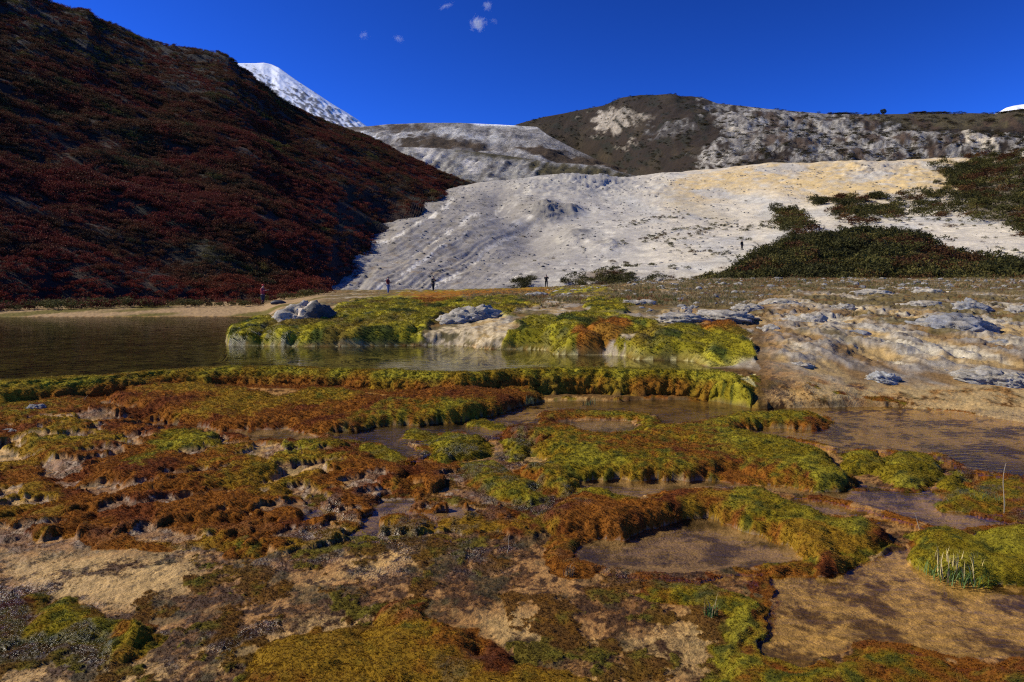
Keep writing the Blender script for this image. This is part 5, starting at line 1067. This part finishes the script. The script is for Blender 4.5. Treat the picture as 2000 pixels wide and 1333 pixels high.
    if arm in ('camera', 'low', 'fore'):
        h_ = (hands[0]+hands[1])/2; q = bpy.data.objects.new('camera_gear', None); COL.objects.link(q); ca, sa = math.cos(yaw), math.sin(yaw)
        h_ = h_ + np.array([0, -.03, .0]); q.location = (X_ + h_[0]*ca - h_[1]*sa, Y_ + h_[0]*sa + h_[1]*ca, Z_ + h_[2]); q.rotation_euler = (0, 0, yaw)
        tag(q, gear, 'camera')
        blackm = plain('camera_body', (.02, .02, .022), .4); bm_ = bmesh.new(); bmesh.ops.create_cube(bm_, size=1); 
        for v_ in bm_.verts: v_.co.x *= .15; v_.co.y *= .07; v_.co.z *= .10
        bmesh.ops.bevel(bm_, geom=list(bm_.edges), offset=.012, segments=2, affect='EDGES'); m_ = bpy.data.meshes.new('camera_body'); bm_.to_mesh(m_); bm_.free(); m_.materials.append(blackm); o = bpy.data.objects.new('camera_body', m_); COL.objects.link(o); o.parent = q
        bm_ = bmesh.new(); bmesh.ops.create_cone(bm_, cap_ends=True, segments=16, radius1=.038, radius2=.042, depth=.11, matrix=__import__('mathutils').Matrix.Translation((0, -.08, 0)) @ __import__('mathutils').Matrix.Rotation(math.pi/2, 4, 'X')); m_ = bpy.data.meshes.new('lens'); bm_.to_mesh(m_); bm_.free(); m_.materials.append(blackm); o = bpy.data.objects.new('lens', m_); COL.objects.link(o); o.parent = q
    return root
person(513, 599, 42, math.radians(75), 'person in a red hat, maroon jacket and dark trousers on the sandy shore', (.22, .025, .04), (.03, .035, .05), 'fore', hat=(.45, .02, .02), stride=.04, gear='small dark camera in the hands of the red-hatted walker')
person(758, 575, 34, math.radians(65), 'person in a dark red top and pale blue jeans on the ledge', (.14, .02, .02), (.12, .16, .27), 'low', stride=.06, gear='small dark camera held low by the walker in blue jeans')
person(846, 571, 31, math.radians(40), 'person in black with legs apart, right of the one in jeans', (.018, .022, .025), (.015, .018, .022), 'fore', stride=.17, dark_bundle=(.03, .035, .04), gear='dark camera held out by the walker with legs apart')
person(1067, 563, 26, math.radians(170), 'person in a black coat raising both arms to the face, centre skyline', (.008, .008, .010), (.010, .010, .012), 'camera', stride=.02, bulk=1.1, gear='dark camera raised to the face of the black-coated walker')
person(1449, 489, 19.5, math.radians(20), 'person in black standing far off on the white slope', (.012, .012, .010), (.02, .02, .018), 'down', stride=.05)
# long low dark bundle beside the first walker
bx_, by_, bz_ = p2g(543, 596)
o = skinned('dark_bundle', [(-.5, 0, .10), (-.15, .02, .18), (.25, 0, .17), (.55, 0, .10)], [(0, 1), (1, 2), (2, 3)], [(.12, .10), (.24, .18), (.22, .17), (.10, .08)], plain('bundle_navy', (.015, .018, .03), .6)); o.location = (bx_, by_, bz_); tag(o, 'long dark navy bundle lying on the shore right of the red-hatted walker', 'dark_bundle')
# plank on the upper right terrace
bx_, by_, bz_ = p2g(1865, 576); bm_ = bmesh.new(); bmesh.ops.create_cube(bm_, size=1)
for v_ in bm_.verts: v_.co.x *= .85; v_.co.y *= .16; v_.co.z *= .05
bmesh.ops.bevel(bm_, geom=list(bm_.edges), offset=.008, segments=1, affect='EDGES'); m_ = bpy.data.meshes.new('plank'); bm_.to_mesh(m_); bm_.free(); m_.materials.append(plain('bleached_wood', (.55, .50, .42), .8)); o = bpy.data.objects.new('plank', m_); COL.objects.link(o); o.location = (bx_, by_, bz_+.10); o.rotation_euler = (.05, .07, .2); tag(o, 'bleached plank-like slab lying above the dark overhung bank', 'plank')

# ------------------------------------------------------------------ clouds
def cloud(px, py, w, h, label, dens, seed, rot=0.0):
    D = 6000.; o = bpy.data.objects.new('cloud', None)
    m = bpy.data.materials.new('cloud'); m.use_nodes = True; nt = m.node_tree; nt.nodes.clear(); out = nt.nodes.new('ShaderNodeOutputMaterial')
    pv = nd(nt, 'ShaderNodeVolumePrincipled'); pv.inputs['Color'].default_value = (.95, .97, 1, 1); pv.inputs['Anisotropy'].default_value = .2
    tc = nd(nt, 'ShaderNodeTexCoord'); ln = nd(nt, 'ShaderNodeVectorMath', operation='LENGTH'); nt.links.new(tc.outputs['Object'], ln.inputs[0])
    no = nd(nt, 'ShaderNodeTexNoise', noise_dimensions='4D'); no.inputs['W'].default_value = seed; no.inputs['Scale'].default_value = 1.9; no.inputs['Detail'].default_value = 6; no.inputs['Roughness'].default_value = .65; no.inputs['Distortion'].default_value = .5
    nt.links.new(tc.outputs['Object'], no.inputs['Vector'])
    f = mth(nt, 'SUBTRACT', no.outputs['Fac'], mth(nt, 'MULTIPLY_ADD', ln.outputs['Value'], .34, .28)); f = mth(nt, 'MULTIPLY', mth(nt, 'MAXIMUM', f, 0.0), dens); nt.links.new(f, pv.inputs['Density']); nt.links.new(pv.outputs[0], out.inputs['Volume'])
    bm_ = bmesh.new(); bmesh.ops.create_icosphere(bm_, subdivisions=3, radius=1.0); me = bpy.data.meshes.new('cloud'); bm_.to_mesh(me); bm_.free(); me.materials.append(m)
    o = bpy.data.objects.new('cloud', me); COL.objects.link(o); o.location = ((px-1000)/F*D, D, EYE + (HY-py)/F*D); o.scale = (w/F*D*.62, h/F*D*.62, h/F*D*.62); o.rotation_euler = (0, rot, 0)
    return tag(o, label, 'cloud', 'small cloud puffs in the blue sky')
cloud(933, 47, 34, 34, 'brightest small round cloud puff near the top of the sky', .06, 1.0)
cloud(952, 12, 20, 22, 'tiny cloud wisp above the brightest puff', .035, 2.0)
cloud(872, 12, 40, 14, 'thin slanting cloud wisp left of the brightest puff', .035, 3.5, -.4)
cloud(710, 70, 24, 18, 'faint leftmost cloud wisp', .022, 4.1)
cloud(780, 77, 26, 14, 'small flat cloud wisp right of the faintest one', .035, 5.3, .4)
cloud(965, 42, 18, 14, 'barely visible cloud scrap beside the brightest puff', .012, 6.6)
